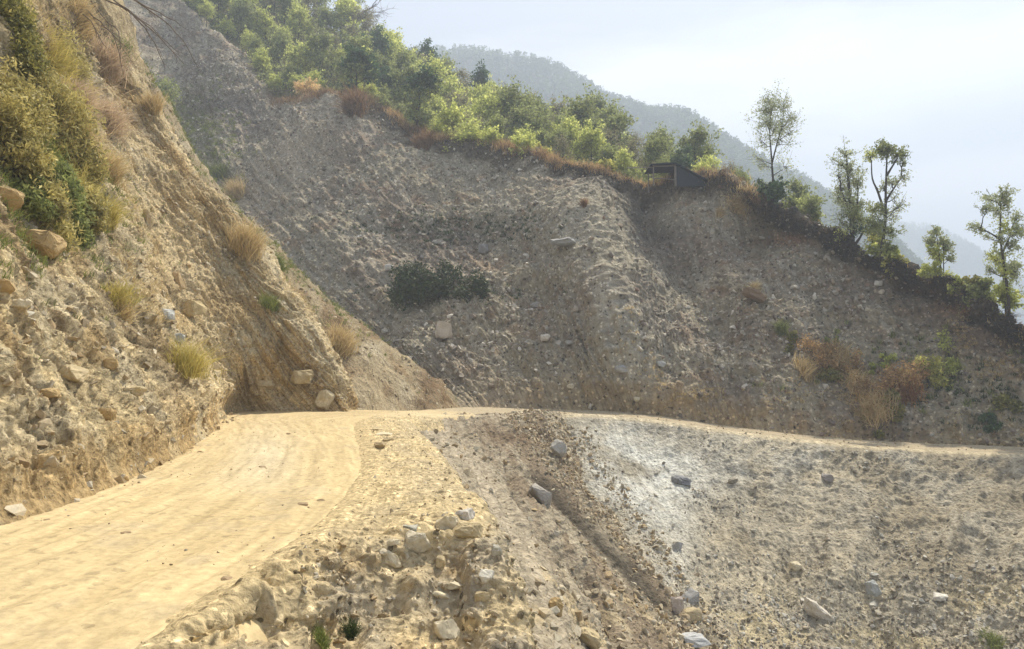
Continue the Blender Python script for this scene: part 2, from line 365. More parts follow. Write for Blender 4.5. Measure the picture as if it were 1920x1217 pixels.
c = mixc(c, (0.33, 0.22, 0.095), 0.65 * sstep(.1, .42, fbm(f * 1.7, 4, 26)) * sstep(980, 1040, v_))
c = mixc(c, (0.54, 0.425, 0.24), 0.85 * sstep(-.15, .25, fbm(f * 1.1, 3, 27)))
c = mixc(c, (0.36, 0.32, 0.25), blob(f, [(640, 1120, 50, 60, .6), (830, 1120, 90, 30, .5), (700, 1190, 40, 60, .4)]))
c = mixc(c, (0.53, 0.415, 0.232), sstep(86, 10, cc + 60 * fbm(f * 1.3, 4, 28)) * 0.92)
c = c * np.where(wv > .55, 0.8 + 0.5 * wv2, 0.95)[:, None]
finish(p, 'road_shoulder', M_SHOULDER, c, bvh=2); SHP = p

# ---- slope falling from the road into the gully
def E(pt, dx, dy, dz): return (pt[0] + dx, pt[1] + dy, pt[2] + dz)
rows = [[(740,789,30),(830,782.5,35.8),(930,781,41.8),(1048,781,45.5)],
        [(800,850,24),(900,868,30),(985,880,36),(1078,895,40)],
        [(880,960,18),(970,975,24),(1062,990,30),(1170,1010,35.5)],
        [(950,1100,14),(1040,1110,20),(1150,1125,26),(1262,1132,31)],
        [(1010,1250,11),(1110,1260,16.5),(1240,1265,22.5),(1372,1262,27.5)],
        [(1150,1700,7),(1300,1650,11),(1480,1600,16),(1640,1560,21)]]
g = []
for i, r in enumerate(rows):
    q = [P(*a) for a in r]
    q = [E(q[0], -2.5, 0.2, -0.9 if i else -0.35)] + q + [E(q[-1], 1.6, 0.6, -1.6)]
    g.append(q)
top = [E(a, -.25, .8, -.06) for a in g[0]]
g = [[E(a, -1.2, 2.2, -.1) for a in g[0]], top] + g
p = patch(g, [8, 12, 130, 120, 120, 110, 30], [20, 100, 90, 90, 14])
f = p.G.reshape(-1, 3); u_, v_, d_ = proj(f)
UV3 = np.stack([p.V.ravel() * .9, p.U.ravel() * .16, np.zeros(len(f))], 1)
rows_i = np.repeat(np.arange(p.n), p.m); fade = sstep(6, 40, rows_i)
cw = np.tile(np.linspace(0, 1, p.m), p.n)
wd, wv = worley(f * np.array([2.6, 2.6, 3.2]), 43)
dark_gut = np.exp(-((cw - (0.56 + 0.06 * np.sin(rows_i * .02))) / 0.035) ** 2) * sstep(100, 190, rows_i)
dl_ = u_ - (1000 + (v_ - 900) * .98 + 14 * fbm(f * .4, 3, 48)); dline = np.exp(-(dl_ / np.where(dl_ < 0, 9, 20)) ** 2) * sstep(870, 910, v_) * sstep(1170, 1110, v_)
amt = 0.30 * fbm(UV3 * 1.3, 4, 41) + 0.22 * fbm(f * 0.5, 4, 42) + 0.10 * (wv > .5) * sstep(.6, .2, wd) * sstep(.25, .5, cw) + 0.06 * fbm(f * 4, 3, 44) - .5 * dark_gut - .6 * dline
displace(p, amt * (.1 + .9 * fade))
f = p.G.reshape(-1, 3)
c = np.tile(np.array([0.335, 0.285, 0.205]), (len(f), 1)); nn = fbm(UV3 * 1.6, 4, 45)
c = mixc(c, (0.42, 0.355, 0.26), 0.9 * sstep(-.3, .2, nn) * sstep(.5, .25, cw))
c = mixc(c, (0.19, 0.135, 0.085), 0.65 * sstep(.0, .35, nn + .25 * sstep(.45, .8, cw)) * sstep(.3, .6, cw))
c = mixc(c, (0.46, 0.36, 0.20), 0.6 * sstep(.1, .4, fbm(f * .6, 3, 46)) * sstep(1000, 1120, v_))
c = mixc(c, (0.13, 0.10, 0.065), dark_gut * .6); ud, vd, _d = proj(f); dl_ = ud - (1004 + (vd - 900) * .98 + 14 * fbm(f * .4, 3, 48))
c = mixc(c, (0.05, 0.04, 0.027), np.exp(-(dl_ / np.where(dl_ < 0, 12, 34)) ** 2) * sstep(865, 910, v_) * sstep(1180, 1120, v_) * np.clip(1.0 + .35 * nn, 0, .95))  # shade of the groove painted into the colour, wider than the cut itself
c = mixc(c, (0.14, 0.09, 0.05), blob(f, [(960, 820, 60, 18, .8), (905, 800, 30, 14, .4)]))
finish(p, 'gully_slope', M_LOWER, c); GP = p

# ---- pale slope below the far road
top = [(1048,782,45.9),(1200,787.5,47.1),(1400,814.5,46.1),(1600,837.5,45),(1800,850,43.5),(1920,855,42.5),(2250,872.5,39.9)]
dn = [[(1078,850,43),(1215,860,44),(1400,880,43.4),(1600,898,42.2),(1800,908,40.8),(1930,912,39.8),(2260,935,37)],
      [(1130,960,38.6),(1270,965,39.7),(1430,975,39.8),(1620,985,38.8),(1810,990,37.4),(1950,995,36.2),(2290,1015,33.5)],
      [(1215,1070,34),(1340,1075,35.4),(1480,1085,36),(1650,1090,35.3),(1830,1095,34),(1970,1095,33),(2330,1110,30)],
      [(1330,1180,29.8),(1430,1190,31.2),(1540,1195,32.4),(1690,1200,32),(1860,1200,31),(2000,1200,30),(2380,1210,27)],
      [(1480,1360,25),(1560,1360,26.5),(1650,1360,28),(1760,1360,28),(1900,1360,27.3),(2060,1360,26.3),(2450,1360,23)]]
g = []
for j in range(len(top)):
    col = [E(P(*top[j]), .1, 1.4, -.25), P(*top[j])] + [P(*r[j]) for r in dn]; g.append(col)
g = [[E(a, -2.0, .6, -1.5) for a in g[0]]] + g
p = patch(g, [14, 90, 100, 100, 100, 70, 60], [12, 60, 80, 80, 80, 50])
f = p.G.reshape(-1, 3); u_, v_, d_ = proj(f); cj = np.tile(np.arange(p.m), p.n)
R3 = np.stack([p.U.ravel() * .55 + p.V.ravel() * .18, p.V.ravel() * .10, np.zeros(len(f))], 1)
wd, wv = worley(f * 1.9, 63)
amt = 0.42 * ridge(R3 * 1.1, 4, 61) * (.5 + .5 * sstep(1200, 1500, u_)) + 0.6 * fbm(f * .2, 4, 62) + (.08 + .14 * sstep(1250, 1500, u_)) * fbm(f * .9, 4, 68) + .07 * ridge(f * 2.2, 3, 58) * sstep(1200, 1500, u_) + 0.07 * (wv > .6) * sstep(.5, .2, wd) + 0.06 * fbm(f * 3, 3, 64)
displace(p, amt * (.08 + .92 * sstep(12, 34, cj)))
f = p.G.reshape(-1, 3)
c = np.tile(np.array([0.34, 0.30, 0.225]), (len(f), 1)); nn = fbm(R3 * 1.5, 4, 65); n2 = fbm(f * .35, 4, 66)
c = mixc(c, (0.55, 0.54, 0.48), 1.1 * np.clip(blob(f, [(1160, 850, 90, 60, .9), (1200, 940, 80, 80, .7), (1290, 880, 90, 60, .6), (1500, 870, 150, 40, .35), (1270, 1040, 35, 120, .45)]) * (1 + 1.1 * n2), 0, 1))
c = mixc(c, (0.27, 0.225, 0.15), 0.75 * sstep(.0, .45, n2 + .3 * sstep(1300, 1900, u_)))
c = mixc(c, (0.46, 0.40, 0.29), 0.55 * sstep(.15, .4, nn))
c = mixc(c, (0.47, 0.39, 0.22), 0.55 * sstep(1040, 1200, v_) * sstep(-.1, .3, fbm(f * .6, 3, 67)))
c = mixc(c, (0.55, 0.46, 0.30), sstep(22, 13, cj) * .7)
c = mixc(c, (0.50, 0.38, 0.20), sstep(1000, 1100, v_) * .0)
finish(p, 'pale_slope', M_LOWER, c); EP = p

# ---- left cut bank
g = [
 [(-6.4,-8,-1),(-6.3,-8,-.1),(-8.2,-8,3),(-10.3,-8,6.5),(-12.6,-8,10),(-15,-8,14),(-18,-8,18),(-26,-8,22)],
 [(-6.5,0,-1),(-6.2,0,-.1),(-8.0,0.4,3),(-10.2,1,6.5),(-12.5,2,10.5),(-14.6,3,14.5),(-17,4,18),(-26,5,23)],
 [(-6.6,5,-1),(-6.3,5,-.05),(-7.9,6,2.7),(-9.8,7.3,6),(-12,9.5,10.2),(-14.2,11.5,14.5),(-17,13,18),(-26,15,23)],
 [P(-45,1150,7.3),P(-40,990,8.3),P(-40,800,9.9),P(-40,560,12.2),P(-40,330,15),P(-40,120,18.5),P(-60,-60,21),P(-300,-200,25)],
 [P(165,1080,9.6),P(170,925,10.6),P(110,760,12.2),P(70,560,14.5),P(40,340,17.8),P(20,140,20.8),P(0,-50,23),P(-220,-250,27)],
 [P(325,920,14.6),P(330,850,15.7),P(270,690,17.7),P(220,500,20.4),P(160,320,23.6),P(110,140,26.8),P(80,-40,29),P(-120,-300,30)],
 [P(395,840,21.5),P(398,798,22.6),P(335,660,24.8),P(270,500,27.6),P(205,320,29.5),P(145,140,32),P(110,-40,34.5),P(-60,-300,38)],
 [P(430,800,30.5),P(432,771,32.3),P(385,640,30.6),P(325,490,31.6),P(255,320,33.6),P(182,150,35.6),P(140,-30,38.5),P(-20,-300,41)],
 [P(540,800,31.8),P(540,773,33),P(500,645,33.4),P(425,500,34.4),P(335,345,35.8),P(232,190,38.4),P(182,0,40),P(60,-280,43)],
 [P(645,800,32),P(655,777,32.9),P(612,672,33.9),P(535,560,35),P(440,420,36.4),P(312,265,38.5),P(226,80,41),P(140,-220,44)]]
last = [np.array(a) for a in g[-1]]
g.append([tuple(a + np.array((-.6, 3.2, -.5))) for a in last])
g.append([tuple(a + np.array((-3.5, 9, -1.6))) for a in last])
p = patch(g, [10, 24, 60, 90, 90, 60, 60, 70, 80, 24, 16], [26, 80, 90, 90, 80, 70, 24])
f = p.G.reshape(-1, 3); u_, v_, d_ = proj(f); ri = np.tile(np.arange(p.m), p.n)
# downslope streaks that lean like the bedding of the cut
sA = f[:, 1] * .8 + (f[:, 0] + f[:, 2] / 1.4) * .9; p.U = sA.reshape(p.n, p.m); p.V = f[:, 2].reshape(p.n, p.m).copy()
sB = sA + .25 * fbm(f * .3, 3, 70); sA = sA + .9 * fbm(f * .22, 3, 70) + .25 * fbm(f * .9, 2, 69)
B3 = np.stack([sA * .8, f[:, 2] * .16, f[:, 0] * .05], 1)
wd, wv = worley(f * np.array([1.6, 1.6, 1.1]) + .15 * f[:, [2, 0, 1]], 73); wd2, wv2 = worley(f * np.array([4.6, 4.6, 3.4]), 75)
lo = sstep(30, 60, ri)
crag = sstep(240, 30, ri)
B4 = np.stack([sA * 2.8, f[:, 2] * .42, f[:, 0] * .1], 1)
B5 = np.stack([sA * 7.5, f[:, 2] * 1.1, f[:, 0] * .3], 1)
amt = 0.34 * ridge(B3 * 1.0, 3, 71) + 0.45 * fbm(f * .28, 3, 72) + .20 * fbm(f * .95, 4, 68) + (0.12 * (wv > .66) * sstep(.6, .3, wd) + 0.07 * (wv2 > .6) * sstep(.5, .3, wd2)) * (.35 + .65 * crag) + .10 * ridge(np.stack([sB * 3.2, f[:, 2] * .35, f[:, 0] * .1], 1), 3, 89) + 0.20 * ridge(B4, 3, 74) + 0.08 * ridge(B5, 2, 84) + 0.10 * fbm(f * 3.2, 4, 76) + 0.045 * fbm(f * 13, 2, 77) + .05 * ridge(f * 5, 3, 90)
displace(p, amt * (.22 + .78 * lo) - .08)
f = p.G.reshape(-1, 3)
c = np.tile(np.array([0.50, 0.40, 0.23]), (len(f), 1)); nn = fbm(B4 * .8, 4, 78); n2 = fbm(f * .4, 4, 79)
c = mixc(c, (0.42, 0.36, 0.25), 0.6 * sstep(-.05, .3, nn))
B6 = np.stack([sB * 5.0, f[:, 2] * .42, f[:, 0] * .1], 1); st_ = fbm(B6, 4, 88); c = mixc(c, (0.27, 0.185, 0.09), 0.75 * sstep(.12, .42, st_)); c = mixc(c, (0.52, 0.44, 0.29), 0.7 * sstep(-.12, -.4, st_))
c = mixc(c, (0.37, 0.255, 0.115), 0.8 * sstep(.05, .45, n2 + .35 * sstep(120, 26, ri) - .05))
c = mixc(c, (0.50, 0.40, 0.24), 0.7 * sstep(.1, .4, fbm(B3 * 2, 4, 80)))
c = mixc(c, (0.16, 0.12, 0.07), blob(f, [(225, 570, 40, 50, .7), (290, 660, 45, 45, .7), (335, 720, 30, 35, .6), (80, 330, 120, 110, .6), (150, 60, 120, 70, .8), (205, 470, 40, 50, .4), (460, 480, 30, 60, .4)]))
c = mixc(c, (0.54, 0.42, 0.24), blob(f, [(310, 430, 60, 160, .5), (400, 560, 80, 80, .4), (560, 690, 60, 50, .3), (440, 750, 90, 20, .7), (420, 700, 60, 50, .4)]))
c = c * np.where(wv2 > .5, 0.78 + 0.45 * wv, 0.97)[:, None]
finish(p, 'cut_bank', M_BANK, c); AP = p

# ---- the spur of the bank behind the first one
g = [[(600,810,33.6),(600,776,34.6),(560,720,35.2),(500,640,36),(430,540,36.6),(350,430,37.4),(270,300,38),(170,120,38.5)],
     [(680,806,34.2),(685,775,35),(640,710,35.6),(590,632,37),(500,530,37.8),(412,428,38.4),(320,300,39),(215,120,39.5)],
     [(760,803,38.5),(762,772.5,39.6),(730,715,40),(670,646,40.3),(570,545,40.4),(450,438,40.5),(350,310,41),(240,120,41.5)],
     [(850,800,45),(852,771,46.4),(812,722,45),(742,665,44.2),(624,578,43.7),(492,452,42.5),(385,330,42.5),(262,120,43)],
     [(880,800,49.5),(875,771,51),(838,728,49),(765,675,48.3),(645,590,48),(510,465,47),(400,345,47),(275,130,47)]]
g = [[P(a[0], a[1], a[2] + k) for a, k in zip(col, (0, 0, .6, 1.2, 2, 2.8, 3.6, 5))] for col in g]
p = patch(g, [50, 70, 80, 30], [20, 60, 60, 80, 80, 80, 40])
f = p.G.reshape(-1, 3); u_, v_, d_ = proj(f)
B3 = np.stack([f[:, 0] * .9 + f[:, 2] * .5, f[:, 2] * .2 - f[:, 0] * .1, f[:, 1] * .2], 1)
amt = 0.42 * ridge(B3 * .9, 3, 91) + 0.35 * fbm(f * .4, 3, 92) + 0.09 * fbm(f * 2.6, 4, 93)
rr = np.tile(np.arange(p.m), p.n)
displace(p, amt * (.15 + .85 * sstep(20, 50, rr)) - .1)
f = p.G.reshape(-1, 3); nn = fbm(B3 * 1.6, 4, 94)
c = np.tile(np.array([0.33, 0.265, 0.165]), (len(f), 1))
c = mixc(c, (0.20, 0.13, 0.065), .8 * sstep(.0, .4, nn)); c = mixc(c, (0.42, 0.36, 0.25), .7 * sstep(-.1, -.45, nn))
c = mixc(c, (0.15, 0.09, 0.045), blob(f, [(805, 715, 25, 40, .8), (620, 640, 50, 60, .4), (470, 490, 40, 40, .4), (790, 760, 40, 15, .5)]))
c = mixc(c, (0.20, 0.19, 0.09), .5 * sstep(.1, .4, fbm(f * .7, 3, 95)) * sstep(680, 560, v_))
finish(p, 'bank_spur', M_BANK, c); A2P = p

# ---- the great landslide slope above the far road
CO = [
 [(760,778,46),(600,640,56),(400,480,68),(250,300,85),(150,100,105),(90,-100,125)],
 [(862,776,50),(700,650,60),(520,480,74),(392,330,92),(315,170,110),(300,-10,128)],
 [(920,773,51.5),(800,640,58.5),(640,480,72),(500,330,88),(432,210,102),(400,72,118)],
 [(980,771,52.5),(880,630,58),(740,460,71),(625,330,84),(562,240,95),(522,180,106)],
 [(1050,772,53),(950,610,58.5),(850,460,68),(742,345,80),(680,262,90),(652,186,99)],
 [(1120,776,52.8),(1050,620,58),(980,480,65.5),(890,372,75),(835,312,83),(800,262,90)],
 [(1200,784,52),(1150,640,55.4),(1112,510,61),(1052,400,68.5),(1022,340,74.5),(1000,296,80)],
 [(1290,796,51.4),(1240,660,56.2),(1200,545,62),(1152,425,69),(1112,360,73.5),(1087,318,77)],
 [(1400,811,51),(1360,690,54.8),(1330,580,59.5),(1290,460,65.5),(1252,382,70.5),(1226,338,73.5)],
 [(1520,829,50.2),(1500,720,53.4),(1470,620,57.2),(1430,510,62.2),(1380,420,67),(1340,347,71)],
 [(1650,842,49.4),(1640,750,51.6),(1620,670,54.7),(1580,570,59.1),(1520,480,63),(1450,394,66)],
 [(1780,849,48.4),(1770,770,49.8),(1750,710,51.9),(1730,630,54.8),(1700,560,57),(1650,492,59.5)],
 [(1900,855,47.4),(1890,800,48.2),(1870,750,49.2),(1850,690,50.6),(1820,622,52.2),(1790,548,54)],
 [(2030,864,46.4),(2020,820,46.8),(2000,780,47.3),(1980,745,48),(1950,695,49),(1915,640,50)],
 [(2250,880,44.6),(2240,850,44.9),(2220,820,45.2),(2200,800,45.6),(2170,770,46.2),(2130,735,47)]]
g = []
for col in CO:
    q = [P(*a) for a in col]
    t = q[-1]
    q = [E(q[0], 0, -.7, -1.3)] + q + [E(t, .3, 1.6, .35), E(t, 1.0, 7, 1.2)]
    g.append(q)
nuD = [16, 50, 60, 60, 60, 70, 75, 70, 75, 70, 70, 70, 60, 50]
p = patch(g, nuD, [14, 80, 85, 85, 62, 50, 10, 12])
f = p.G.reshape(-1, 3); u_, v_, d_ = proj(f); ri = np.tile(np.arange(p.m), p.n); ciD = np.repeat(np.arange(p.n), p.m)
base = sstep(14, 45, ri)
# horizontal distance along slope strike for rills that run straight down the slope
R3 = np.stack([p.U.ravel() * .42, p.V.ravel() * .045, np.zeros(len(f))], 1)
R4 = np.stack([p.U.ravel() * 1.5, p.V.ravel() * .13, np.zeros(len(f))], 1)
wd, wv = worley(f * 1.25, 103)
topw = sstep(300, 362, ri) * sstep(390, 362, ri)
rl = .45 + .9 * blob(f, [(520, 320, 110, 130, .8), (1160, 640, 80, 120, .4), (1600, 800, 400, 40, .4)])
amt = 0.7 * rl * ridge(R3, 3, 101) + 1.3 * fbm(f * .09, 3, 102) + 0.55 * fbm(f * .35, 4, 107) + 0.30 * (wv > .6) * sstep(.6, .2, wd) + 0.22 * rl * ridge(R4, 3, 104) + 0.26 * fbm(f * 1.7, 4, 105) + .16 * ridge(f * .8, 3, 113) + topw * (.5 * fbm(f * .55, 3, 106) - .1)
amt -= 4.6 * blob(f, [(1215, 400, 40, 60, .8), (1280, 490, 45, 60, .7), (1340, 590, 40, 60, .4), (860, 440, 130, 70, .5), (470, 230, 60, 60, .5), (1420, 440, 50, 40, .4)])
amt += 3.2 * blob(f, [(1090, 430, 60, 80, .8), (1150, 580, 70, 110, .7), (1010, 520, 60, 25, .3), (600, 240, 70, 50, .4)])
ovh = sstep(640, 720, u_) * (.45 + .55 * sstep(1300, 1450, u_)); amt += ovh * (1.0 * sstep(352, 366, ri) * sstep(392, 380, ri) - 1.1 * np.exp(-((ri - 344) / 10.) ** 2)) * (.7 + .8 * fbm(f * .3, 3, 112))
displace(p, amt * (.07 + .93 * base))
f = p.G.reshape(-1, 3)
c = np.tile(np.array([0.295, 0.255, 0.18]), (len(f), 1)); nn = fbm(R4 * .8, 4, 108); n2 = fbm(f * .16, 4, 109); n3 = fbm(f * .6, 4, 110)
c = mixc(c, (0.215, 0.17, 0.125), 0.75 * sstep(-.1, .35, n2)); c = mixc(c, (0.345, 0.305, 0.235), 0.75 * sstep(.05, .4, nn))
c = mixc(c, (0.24, 0.15, 0.085), 0.5 * sstep(.15, .45, n3))
c = mixc(c, (0.40, 0.33, 0.235), blob(f, [(540, 280, 90, 90, .75), (600, 230, 60, 40, .4), (450, 400, 60, 80, .5)]) * (1 + nn))  # sunlit left facet, its light painted in as paler soil
c = mixc(c, (0.36, 0.33, 0.26), blob(f, [(1160, 620, 90, 120, .7), (1080, 420, 90, 60, .55), (1130, 690, 120, 60, .35)]) * (1 + n3 * .8))
c = mixc(c, (0.10, 0.095, 0.09), blob(f, [(1195, 400, 35, 50, .6), (1260, 450, 45, 40, .45), (1150, 345, 60, 14, .5), (1230, 550, 40, 60, .25)]))  # shade in the fold beside the rib, painted dark
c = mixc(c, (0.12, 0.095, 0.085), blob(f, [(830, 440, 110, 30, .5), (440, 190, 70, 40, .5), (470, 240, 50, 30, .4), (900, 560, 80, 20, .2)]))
c = mixc(c, (0.38, 0.28, 0.15), sstep(70, 22, ri) * (.65 + .4 * n3) * sstep(860, 1150, u_))
c = mixc(c, (0.33, 0.265, 0.17), sstep(80, 22, ri) * .6 * sstep(1150, 900, u_))
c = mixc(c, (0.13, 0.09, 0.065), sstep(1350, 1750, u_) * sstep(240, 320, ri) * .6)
c = mixc(c, (0.03, 0.026, 0.02), sstep(1380, 1450, u_) * sstep(338, 354, ri + 20 * n3) * .93)  # dark soil lip on the right, with the undercut's shade painted in
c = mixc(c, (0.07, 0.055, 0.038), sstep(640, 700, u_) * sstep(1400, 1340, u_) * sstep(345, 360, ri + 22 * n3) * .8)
c = mixc(c, (0.30, 0.17, 0.09), blob(f, [(1480, 450, 40, 12, .8), (1800, 580, 50, 14, .6), (1740, 545, 40, 8, .5)]))
c = mixc(c, (0.11, 0.12, 0.05), blob(f, [(330, 250, 60, 70, .5), (400, 330, 50, 40, .4)]) * (1 + n3) + .35 * sstep(1300, 1700, u_) * sstep(.1, .4, n3) * sstep(200, 90, ri) * sstep(30, 90, ri))
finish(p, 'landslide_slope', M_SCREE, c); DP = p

# ---- wooded hillside behind the crest
FR = []
for col in CO[1:]:
    FR.append(E(P(*col[-1]), .5, 2.4, -.1))
back = [P(420,-160,165), P(500,-40,158), P(590,40,150), P(690,95,147), P(820,190,143), P(960,250,134), P(1090,296,125), P(1200,328,114), P(1320,364,103), P(1430,402,90), P(1560,460,76), P(1720,545,66), P(1850,630,60), P(2080,735,56)]
g = []
for a, b in zip(FR, back):
    a, b = np.array(a), np.array(b)
    g.append([a, a + (b - a) * .35 + np.array((0, 0, -.4)), a + (b - a) * .7, b, b + np.array((4, 14, -1.5)), b + np.array((10, 50, -28))])
p = patch(g, 20, [20, 20, 16, 10, 10])
f = p.G.reshape(-1, 3); displace(p, .8 * fbm(f * .12, 3, 120) + .2 * fbm(f * .8, 3, 121) - .2)
f = p.G.reshape(-1, 3); c = np.tile(np.array([0.085, 0.085, 0.04]), (len(f), 1)); c = mixc(c, (0.20, 0.15, 0.075), .8 * sstep(-.1, .4, fbm(f * .3, 3, 122)))
finish(p, 'wooded_hill', M_FOREST, c, bvh=1); FP = p

# ---- far hills
def ridge_hill(name, sil, drop_, thick, seed, amp):
    g = []
    for (u, v, d) in sil:
        t = np.array(P(u, v, d)); g.append([t + np.array((-thick * .2, -thick, -drop_)), t + np.array((0, -thick * .45, -drop_ * .42)), t, t + np.array((5, thick * .3, -drop_ * .15)), t + np.array((thick * .3, thick * 1.2, -drop_))])
    p = patch(g, 14, [26, 30, 8, 8]); f = p.G.reshape(-1, 3)
    displace(p, amp * fbm(f / 60, 4, seed)); f = p.G.reshape(-1, 3)
    c = np.tile(np.array([0.05, 0.065, 0.035]), (len(f), 1)); c = mixc(c, (0.09, 0.09, 0.05), sstep(0, .4, fbm(f / 25, 3, seed + 1)))
    finish(p, name, M_FOREST, c, bvh=1); return p
H1 = ridge_hill('far_hill', [(250,11,780),(520,41,750),(700,106,735),(865,109,720),(960,119,712),(1050,143,697),(1130,186,687),(1200,213,675),(1270,219,667),(1340,271,660),(1430,316,645),(1510,353,630),(1570,399,615),(1660,471,600),(1800,591,585),(2000,711,570)], 380, 480, 131, 8)
H2 = ridge_hill('distant_hill', [(1300,330,1305),(1420,330,1305),(1480,352,1305),(1560,400,1290),(1640,428,1276),(1700,432,1261),(1760,440,1247),(1810,468,1232),(1860,502,1218),(1920,540,1203),(2100,640,1189),(2400,700,1160)], 470, 600, 133, 12)

# ---- valley ground to the horizon
gr = []
xs = np.linspace(-1500, 1500, 61); ys = np.linspace(-600, 2400, 61)
X, Y = np.meshgrid(xs, ys, indexing='ij')
hv = fbm(np.stack([X.ravel() / 500, Y.ravel() / 500, np.zeros(X.size)], 1), 3, 140).reshape(X.shape)
Z = -75 + 20 * hv
V = np.stack([X, Y, Z], -1).reshape(-1, 3); idx = np.arange(61 * 61).reshape(61, 61)
q = np.stack([idx[:-1, :-1], idx[1:, :-1], idx[1:, 1:], idx[:-1, 1:]], -1).reshape(-1, 4)
tag(obj('valley_ground', mesh_from('valley_ground', V, q, np.tile(np.array([.10, .11, .06]), (len(V), 1)), True, V[:, :2]), M_FOREST), kind='structure')
# near hillside under and behind the viewer, below road level, closing the mountain side
g = [[(-40,-60,20),(-12,-60,2),(-4,-60,-1),(6,-60,-8),(30,-60,-30),(70,-60,-62)],
     [(-40,-8,24),(-12,-8,2),(-4,-8,-1.2),(6,-8,-7),(26,-8,-25),(66,-8,-60)],
     [(-40,6,24),(-12,6,2),(-4,6,-1.4),(4,7,-8),(20,10,-22),(60,6,-58)],
     [(-40,20,24),(-16,20,2),(-6,20,-2),(2.5,17,-9),(16,19,-18),(55,10,-58)],
     [(-40,34,24),(-20,36,2),(-8,36,-3),(4,32,-12),(17,25,-20),(60,16,-60)]]
p = patch(g, [8, 8, 8, 8], 14)
f = p.G.reshape(-1, 3); displace(p, .5 * fbm(f * .2, 3, 150) - .6)
c = np.tile(np.array([.26, .22, .15]), (len(f), 1)); finish(p, 'lower_hillside', M_LOWER, c, bvh=0)
LB_ = 2.0
# ================================================================== rocks
def hull_rock(rng, npts=14, dims=(1, .8, .55), bevel=0.0, sub=0):
    bm = bmesh.new()
    for i in range(npts):
        v = rng.normal(size=3); v /= np.linalg.norm(v); v *= rng.uniform(.8, 1.0)
        # push towards a box: broken faces rather than an egg
        v = np.sign(v) * np.abs(v) ** .7
        bm.verts.new(Vector((v[0] * dims[0] * .55, v[1] * dims[1] * .55, v[2] * dims[2] * .55)))
    r = bmesh.ops.convex_hull(bm, input=bm.verts)
    junk = list({e for e in r['geom_interior'] + r['geom_unused'] if isinstance(e, bmesh.types.BMVert)})
    if junk: bmesh.ops.delete(bm, geom=junk, context='VERTS')
    bmesh.ops.dissolve_limit(bm, angle_limit=math.radians(16), verts=bm.verts, edges=bm.edges)
    if bevel:
        bmesh.ops.bevel(bm, geom=list(bm.edges), offset=bevel, segments=2, affect='EDGES', clamp_overlap=True)
    bmesh.ops.triangulate(bm, faces=bm.faces)
    if sub:
        bmesh.ops.subdivide_edges(bm, edges=bm.edges, cuts=sub, use_grid_fill=True)
        bmesh.ops.triangulate(bm, faces=bm.faces)
    bm.verts.ensure_lookup_table()
    V = np.array([v.co[:] for v in bm.verts]); F = np.array([[v.index for v in f.verts] for f in bm.faces]); bm.free()
    return V, F
rg = np.random.default_rng(7)
PROTO = [hull_rock(rg, 11, (1, rg.uniform(.6, .95), rg.uniform(.35, .75))) for _ in range(24)]
def rand_rot(rng, n, tilt=1.0):
    q = rng.normal(size=(n, 4)); q[:, 0] += 2.5 * (1 - tilt); q /= np.linalg.norm(q, axis=1, keepdims=True)
    w, x, y, z = q.T
    return np.stack([1 - 2 * (y * y + z * z), 2 * (x * y - z * w), 2 * (x * z + y * w), 2 * (x * y + z * w), 1 - 2 * (x * x + z * z), 2 * (y * z - x * w), 2 * (x * z - y * w), 2 * (y * z + x * w), 1 - 2 * (x * x + y * y)], 1).reshape(-1, 3, 3)
def pick(p, n, rng, wfun=None):
    du = np.linalg.norm(np.diff(p.G, axis=0), axis=2)[:, :-1]; dv = np.linalg.norm(np.diff(p.G, axis=1), axis=2)[:-1]
    w = (du * dv); C = p.G[:-1, :-1].reshape(-1, 3); u, v, d = proj(C)
    w = w.ravel() * ((u > -60) & (u < 1990) & (v > -60) & (v < 1290) & (C[:, 1] > 1.5))
    if wfun is not None: w = w * np.clip(wfun(C, u, v, d), 0, None)
    i = rng.choice(len(w), n, p=w / w.sum()); a, b = np.divmod(i, p.m - 1)
    fa, fb = rng.random(n)[:, None], rng.random(n)[:, None]
    pos = p.G[a, b] + (p.G[a + 1, b] - p.G[a, b]) * fa + (p.G[a, b + 1] - p.G[a, b]) * fb
    return pos, p.N[a, b], a * p.m + b
PAL = {'grey': [(.30,.265,.21), (.38,.34,.28), (.25,.215,.17), (.42,.37,.29), (.20,.16,.12), (.30,.235,.165), (.58,.53,.45)],
       'tan': [(.42,.34,.22), (.47,.39,.26), (.36,.28,.17), (.54,.47,.34), (.38,.28,.155), (.42,.37,.28), (.31,.245,.155)],
       'dark': [(.20,.16,.13), (.28,.24,.20), (.15,.12,.10), (.36,.32,.27), (.26,.18,.13), (.42,.38,.33)],
       'pale': [(.44,.42,.36), (.36,.32,.25), (.50,.47,.40), (.27,.235,.18), (.40,.34,.25), (.20,.17,.13)]}
